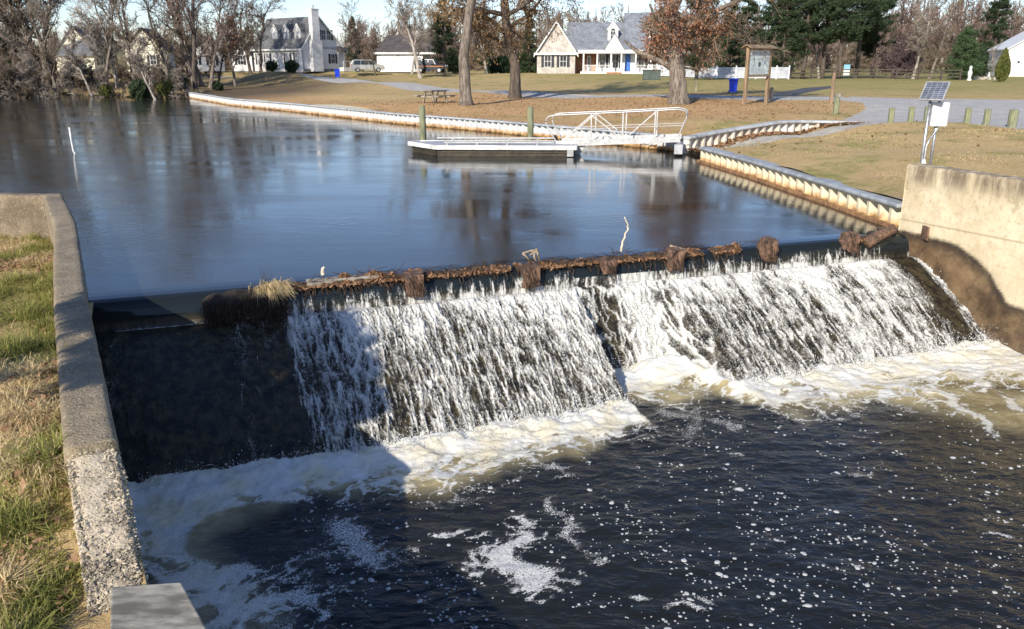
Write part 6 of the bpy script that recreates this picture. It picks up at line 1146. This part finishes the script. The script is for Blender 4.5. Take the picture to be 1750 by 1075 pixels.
# left bank bare trees
def leaned(seed, H, r, lean, bm, tm, **kw): return tree_meshes("bank_tree", seed, H, r, dict(BARE, wob=.1, up=.05, **kw), bm, tm, lean=lean, mx=4)[0]
lt = [(335, 153, .5, leaned(201, 23, .3, (-.32, 0), BARK, TWIG), "thick grey trunk leaning left, first of the crossing pair by the bulkhead"), (346, 152, .5, leaned(202, 23, .28, (-.2, .05), BARK, TWIG), "thick trunk right of the left-leaning one by the bulkhead"),
      (228, 146, .7, leaned(203, 21, .22, (-.22, .05), BARKD, TWIG), "dark slender tree leaning left before the white two-storey house"), (172, 120, 1.8, leaned(204, 25, .34, (-.06, 0), BARKP, TWIGP), "pale mottled double-height tree between the far cream houses"),
      (266, 168, .1, leaned(205, 6.5, .13, (-.15, -.2), BARKP, TWIGP), "small crooked pale tree growing at the water line"), (402, 146, .9, leaned(206, 11, .18, (-.12, 0), BARK, TWIG), "bare tree with crooked grey trunk left of the cape house"),
      (430, 138, 1.2, leaned(207, 13, .24, (.02, 0), BARKD, TWIG), "dark bare trunk in front of the cape house's left dormers"), (447, 137, 1.25, leaned(208, 13, .22, (.03, .02), BARKD, TWIGR), "rightmost bare trunk overlapping the cape house"),
      (157, 160, .3, leaned(209, 8, .15, (-.25, -.1), BARKP, TWIGP), "pale young tree leaning left over the water"), (98, 158, .3, leaned(210, 9, .16, (-.3, -.1), BARKP, TWIGP), "pale multi-branched tree overhanging the far left water")]
for px, py, z, m_, lab in lt: plant(m_, "bare_tree", lab, "tree", ez(at(px, py, z)), 0, 1, "bare trees on the left bank")
rt = tree_meshes("red_tree", 215, 11, .15, BARE, BARKD, TWIGR, LRUST, 1500, .09, mx=4, leafspread=.3)[0]
plant(rt, "bare_tree", "bare tree with a few red leaves left of the cape house", "tree", ez(at(372, 144, 1.0)), 0, 1, "bare trees on the left bank")
rs = random.Random(17); nm = 0
spots = [(x + rs.uniform(-8, 8), rs.uniform(140, 156)) for x in list(range(-30, 100, 17)) + list(range(185, 235, 24)) + list(range(285, 370, 24))]
for i, (px, py) in enumerate(spots):
    z = .5 + (156 - py) * .05; p = at(px, py, z); q = rs.randrange(4); sc = rs.uniform(.75, 1.45)
    plant(bare[q], "bare_tree", "slender bare tree in the tangle along the left bank", "tree", ez(p), rs.uniform(0, 6.28), sc, "slender bare trees tangled along the left bank")
for i in range(46):
    px = -40 + i * 10.4 + rs.uniform(-6, 6); py = rs.uniform(150, 164) - (6 if px > 320 else 0) - max(0, (px - 330) * .13); z = .3; p = at(px, py, z)
    plant(bushes[i % 3], "bare_shrub", "grey leafless shrub in the thicket along the left shore", "shrub", ez(p), rs.uniform(0, 6.28), rs.uniform(.6, 1.15) * (.85 if 95 < px < 330 else (.55 if px >= 330 else 1)), "leafless shrubs along the left shore")
# mid-ground bare trees round the houses
for i, (px, py, z, v_, sc, lab) in enumerate(((1030 - 425, 122, 2.35, 3, .72, "reddish bare tree left of the garage"), (642, 126, 2.15, 3, .5, "small bare tree in front of the silver minivan's right end"), (704, 125, 2.2, 1, .62, "thin pale bare tree before the garage doors"), (950, 127, 2.05, 1, .62, "thin bare tree in front of the porch house's left wing"), (967, 127, 2.05, 3, .45, "small bare tree right of the wing's thin bare tree"), (745, 124, 2.25, 0, .8, "grey bare tree behind the black off-roader"), (832, 123, 2.3, 1, .9, "pale bare tree between the two left lawn trees"), (1560, 134, 1.7, 1, .75, "pale bare tree left of the broad spruce"), (1588, 133, 1.75, 2, .8, "grey bare tree at the edge of the far right wood"), (1400, 131, 1.85, 1, .7, "pale bare tree showing in front of the dark pines"), (1350, 133, 1.7, 1, .6, "pale bare tree between notice board and pines"), (1215, 126, 2.1, 2, .7, "grey bare tree behind the white fence"), (718, 122, 2.5, 1, 1.0, "tall pale bare tree rising behind the garage cupola"))):
    plant(bare[v_], "bare_tree", lab, "tree", ez(at(px, py, z)), i * 2.1, sc, "bare trees round the houses")
# far woods: one mass
FW = MB(); FWP = MB()
r_ = np.random.RandomState(41)
def me_np(me):
    V = np.zeros(len(me.vertices) * 3, np.float32); me.vertices.foreach_get("co", V); V = V.reshape(-1, 3); F = np.zeros(len(me.polygons) * 4, np.int32); me.loops.foreach_get("vertex_index", F) if len(me.loops) == len(F) else None; return V, F.reshape(-1, 4)
def woods(name, lab, src, spots, mat):
    mb = MB(); tr = MB()
    for (x, y, sc, k) in spots:
        V, F = me_np(src[k][1][1]); a = r_.rand() * 6.28; c, s = math.cos(a), math.sin(a); Vr = np.c_[V[:, 0] * c - V[:, 1] * s, V[:, 0] * s + V[:, 1] * c, V[:, 2]] * sc; z = 3.0; mb.add(Vr + [x, y, z - .6], F)
        0 if 'undergrowth' in name else tr.tube([(x, y, z - 1), (x + .2, y, z + 6 * sc), (x, y, z + 12 * sc)], [.3 * sc, .22 * sc, .06 * sc], 5)
    o = thing(name, lab, "woodland", (0, 0, 0), 0, None, 'stuff'); mb.build("crowns", mat, o, kind='stuff'); (tr.build("trunks", BARKD, o, kind='stuff') if tr.v else None)
fb = [tree_meshes("wood_tree", 301 + i, 13, .2, dict(BARE, rmin=.035, kids=(12, 8, 6, 3), clear=.15, len=(.55, .55, .5, .5)), BARKD, TWIG, mx=3)[0] for i in range(4)]
spots = []
for i in range(150):
    f = (i + r_.rand()) / 150; px = -120 + f * 2000; d = r_.uniform(150, 215); u_ = (px - 875) / FP; prof_ = np.interp(px, [-100, 300, 470, 600, 700, 900, 1150, 1500, 1600, 1700, 1900], [.62, .6, .55, .62, .78, .85, .85, 1.0, 1.1, 1.05, 1.05]); spots.append((u_ * d, d, prof_ * r_.uniform(.75, 1.1) * d / 165, r_.randint(4)))
woods("far_woods", "hazy brown leafless wood closing the view behind the houses", fb, spots, TWIGR)
spots = []
for i in range(110):
    f = (i + r_.rand()) / 110; px = -150 + f * 2100; d = r_.uniform(225, 260); spots.append(((px - 875) / FP * d, d, np.interp(px, [-100, 500, 900, 1500, 1750], [.8, .75, 1.1, 1.3, 1.45]) * r_.uniform(.85, 1.1), r_.randint(4)))
woods("distant_woods", "farthest greyish leafless tree line on the horizon", fb, spots, TWIG)
spots = []
for i in range(230):
    f = (i + r_.rand()) / 230; px = -150 + f * 2100; d = r_.uniform(140, 200); spots.append(((px - 875) / FP * d, d, r_.uniform(.9, 1.5), r_.randint(3)))
woods("far_undergrowth", "low leafless brush filling the foot of the far wood", bushes, spots, TWIG)
# small cedars in far woods
for i, (px, sc, lab) in enumerate(((855 - 25, .6, "small evergreen poking out of the far wood left of the porch house"), (1655, 1.05, "tall evergreen top rising in the far right wood"), (618, .6, "small evergreen in the wood behind the silver minivan"))):
    d = 150; plant(pin[2], "pine_tree", lab, "tree", ((px - 875) / FP * d, d, 2.4), i, sc, "evergreens in the far wood")
# shoreline brush: dry reeds / leaf bank
n = 16000; t_ = r_.rand(n); xs = np.interp(t_, np.linspace(0, 1, len(left_shore)), [p[0] for p in left_shore]); ys = np.interp(t_, np.linspace(0, 1, len(left_shore)), [p[1] for p in left_shore]); Q = np.c_[xs + r_.normal(0, .4, n), ys + r_.gamma(2, 1.1, n)]
V, F4, F3 = blades(n, Q, lambda x, y: elev(x, y), .2, .8, .018, .8, r_); o = link("bank_brush", make_mesh("bank_brush", V, [F4, F3], GRS), kind='stuff'); o['label'] = "dry tan grass and brush fringing the left shore"; o['category'] = "brush"
n = 9000; Q = np.c_[r_.uniform(-33, -22, n), r_.uniform(78, 100, n)]; V, F4, F3 = blades(n, Q, lambda x, y: elev(x, y), .15, .5, .02, .8, r_)
